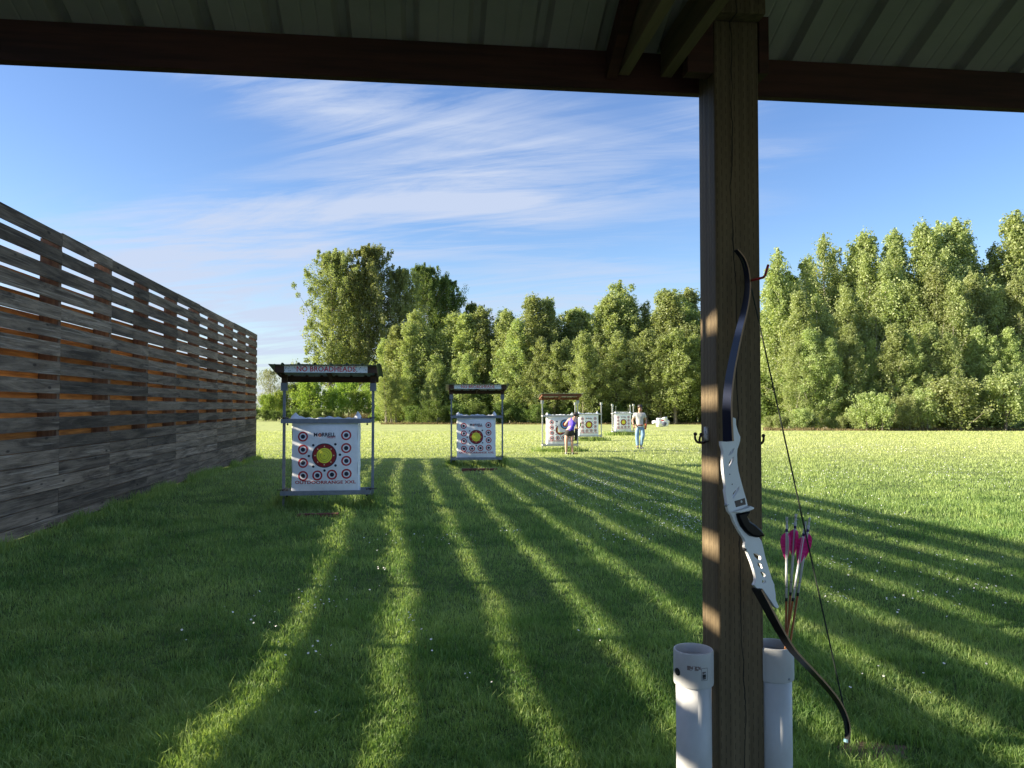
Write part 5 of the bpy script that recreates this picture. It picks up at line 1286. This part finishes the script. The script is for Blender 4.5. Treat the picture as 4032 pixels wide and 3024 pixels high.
row([(2000 + i * 62, 1235 + (i * 37) % 60) for i in range(16)], 99, POP, M_leafD, 1.25, 'shaded dark poplar deep inside the middle stand', 'shaded poplars in the middle stand')  # inner row: shade between the trees is put into the leaf colour
row([(1560 + i * 60, 1370 + (i * 37) % 50) for i in range(7)], 104, POP, M_leafD, 1.25, 'shaded dark poplar deep inside the left stand', 'shaded poplars in the left stand')  # same painted shade behind the left stand
# right-hand wood
row([(3058, 1068), (3160, 1003), (3292, 962), (3335, 1000), (3402, 945), (3440, 985), (3510, 932), (3585, 938), (3660, 903), (3712, 945), (3775, 890), (3838, 890), (3892, 960), (3962, 872), (4035, 905), (4100, 880)], 76, POP, M_leafB, .78, 'tall poplar in the back row of the wood right of the post', 'tall poplars right of the post', 2.5, M_palebark)
row([(3110, 1165), (3200, 1190), (3262, 1165), (3345, 1120), (3430, 1150), (3512, 1110), (3602, 1135), (3690, 1075), (3768, 1110), (3850, 1090), (3925, 1130), (4010, 1110), (4080, 1130)], 69, POP, M_leafB, .82, 'mid-height poplar in the middle of the wood right of the post', 'mid-height poplars right of the post', 1.5, M_palebark)
row([(3135, 1360), (3195, 1310), (3270, 1340), (3350, 1290), (3425, 1330), (3500, 1290), (3580, 1320), (3660, 1280), (3740, 1320), (3830, 1300), (3910, 1330), (3990, 1300), (4060, 1330)], 65.5, POP, M_leafB, .95, 'short poplar at the front edge of the wood right of the post', 'front poplars right of the post', 1.0, M_palebark)
row([(3130 + i * 75, 1090 - i * 8 + (i * 31) % 50) for i in range(13)], 82, POP, M_leafD, 1.0, 'shaded dark poplar deep inside the wood right of the post', 'shaded poplars right of the post', 1.5)  # darker leaf colour stands in for shade inside the wood
# bushes and undergrowth
for i, (px, top, w) in enumerate(((3782, 1508, 1.5), (3960, 1488, 1.25), (3420, 1560, 1.1), (3560, 1570, 1.0), (3640, 1545, .9))):
    tree(px, top, 61.8, ('shrub', i % 3), M_leafB, w * .85, ['broad round bush in front of the wood at the right', 'upright bush in front of the wood, near the right edge', 'low bush in front of the right wood, nearest to the post', 'low bush in the middle of the right wood edge', 'small bush just left of the broad round bush'][i], 'shrub', 'bushes in front of the right wood', name='shrub')
def undergrowth(x0, x1, n, Y0, leafm, label, group, topf, w=1.1):
    for i in range(n):
        px = x0 + (x1 - x0) * (i + rnd.random() * .6) / n; tree(px, topf(px) + rnd.uniform(-18, 18), Y0 + rnd.uniform(-.8, 1.8), ('shrub', i % 3), leafm, w, label, 'shrub', group, name='shrub')
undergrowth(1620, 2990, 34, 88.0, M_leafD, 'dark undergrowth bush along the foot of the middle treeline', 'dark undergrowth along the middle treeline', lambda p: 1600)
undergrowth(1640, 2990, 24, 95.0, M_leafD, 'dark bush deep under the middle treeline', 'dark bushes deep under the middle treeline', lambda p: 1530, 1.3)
undergrowth(3010, 4080, 26, 63.2, M_leafB, 'leafy undergrowth bush along the foot of the right wood', 'undergrowth along the right wood', lambda p: 1632)
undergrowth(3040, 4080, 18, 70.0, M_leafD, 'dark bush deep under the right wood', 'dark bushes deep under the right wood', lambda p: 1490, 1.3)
undergrowth(3010, 3300, 7, 75, M_leafS, 'low green bramble in the gap right of the post', 'brambles in the gap right of the post', lambda p: 1610)
# dry grass fringe at the foot of the trees
def fringe():
    Vs = []; Fs = []; rs = []; b = 0
    for k, (px0, px1, Y, n) in enumerate(((1500, 2995, 87.0, 15000), (3005, 4080, 62.4, 9000), (1280, 1520, 108, 3500))):
        def reg(rg, n_): 
            t = rg.random(n_); y = Y + rg.normal(0, .6, n_); return (px0 + (px1 - px0) * t - CX) / F * y, y
        V, Fc, r = blades(n, 0, 0, 0, (.20 if k < 2 else .9), .04, 300 + k, reg, .35); Vs.append(V); Fs.append(Fc + b); rs.append(r); b += len(V)
    o = link('dry_grass', np_mesh('dry_grass', np.concatenate(Vs), np.concatenate(Fs), {'rnd': np.concatenate(rs)}), M_dry)
    tag(o, 'fringe of tall dry grass at the foot of the trees', 'dry grass', kind='stuff')
fringe()
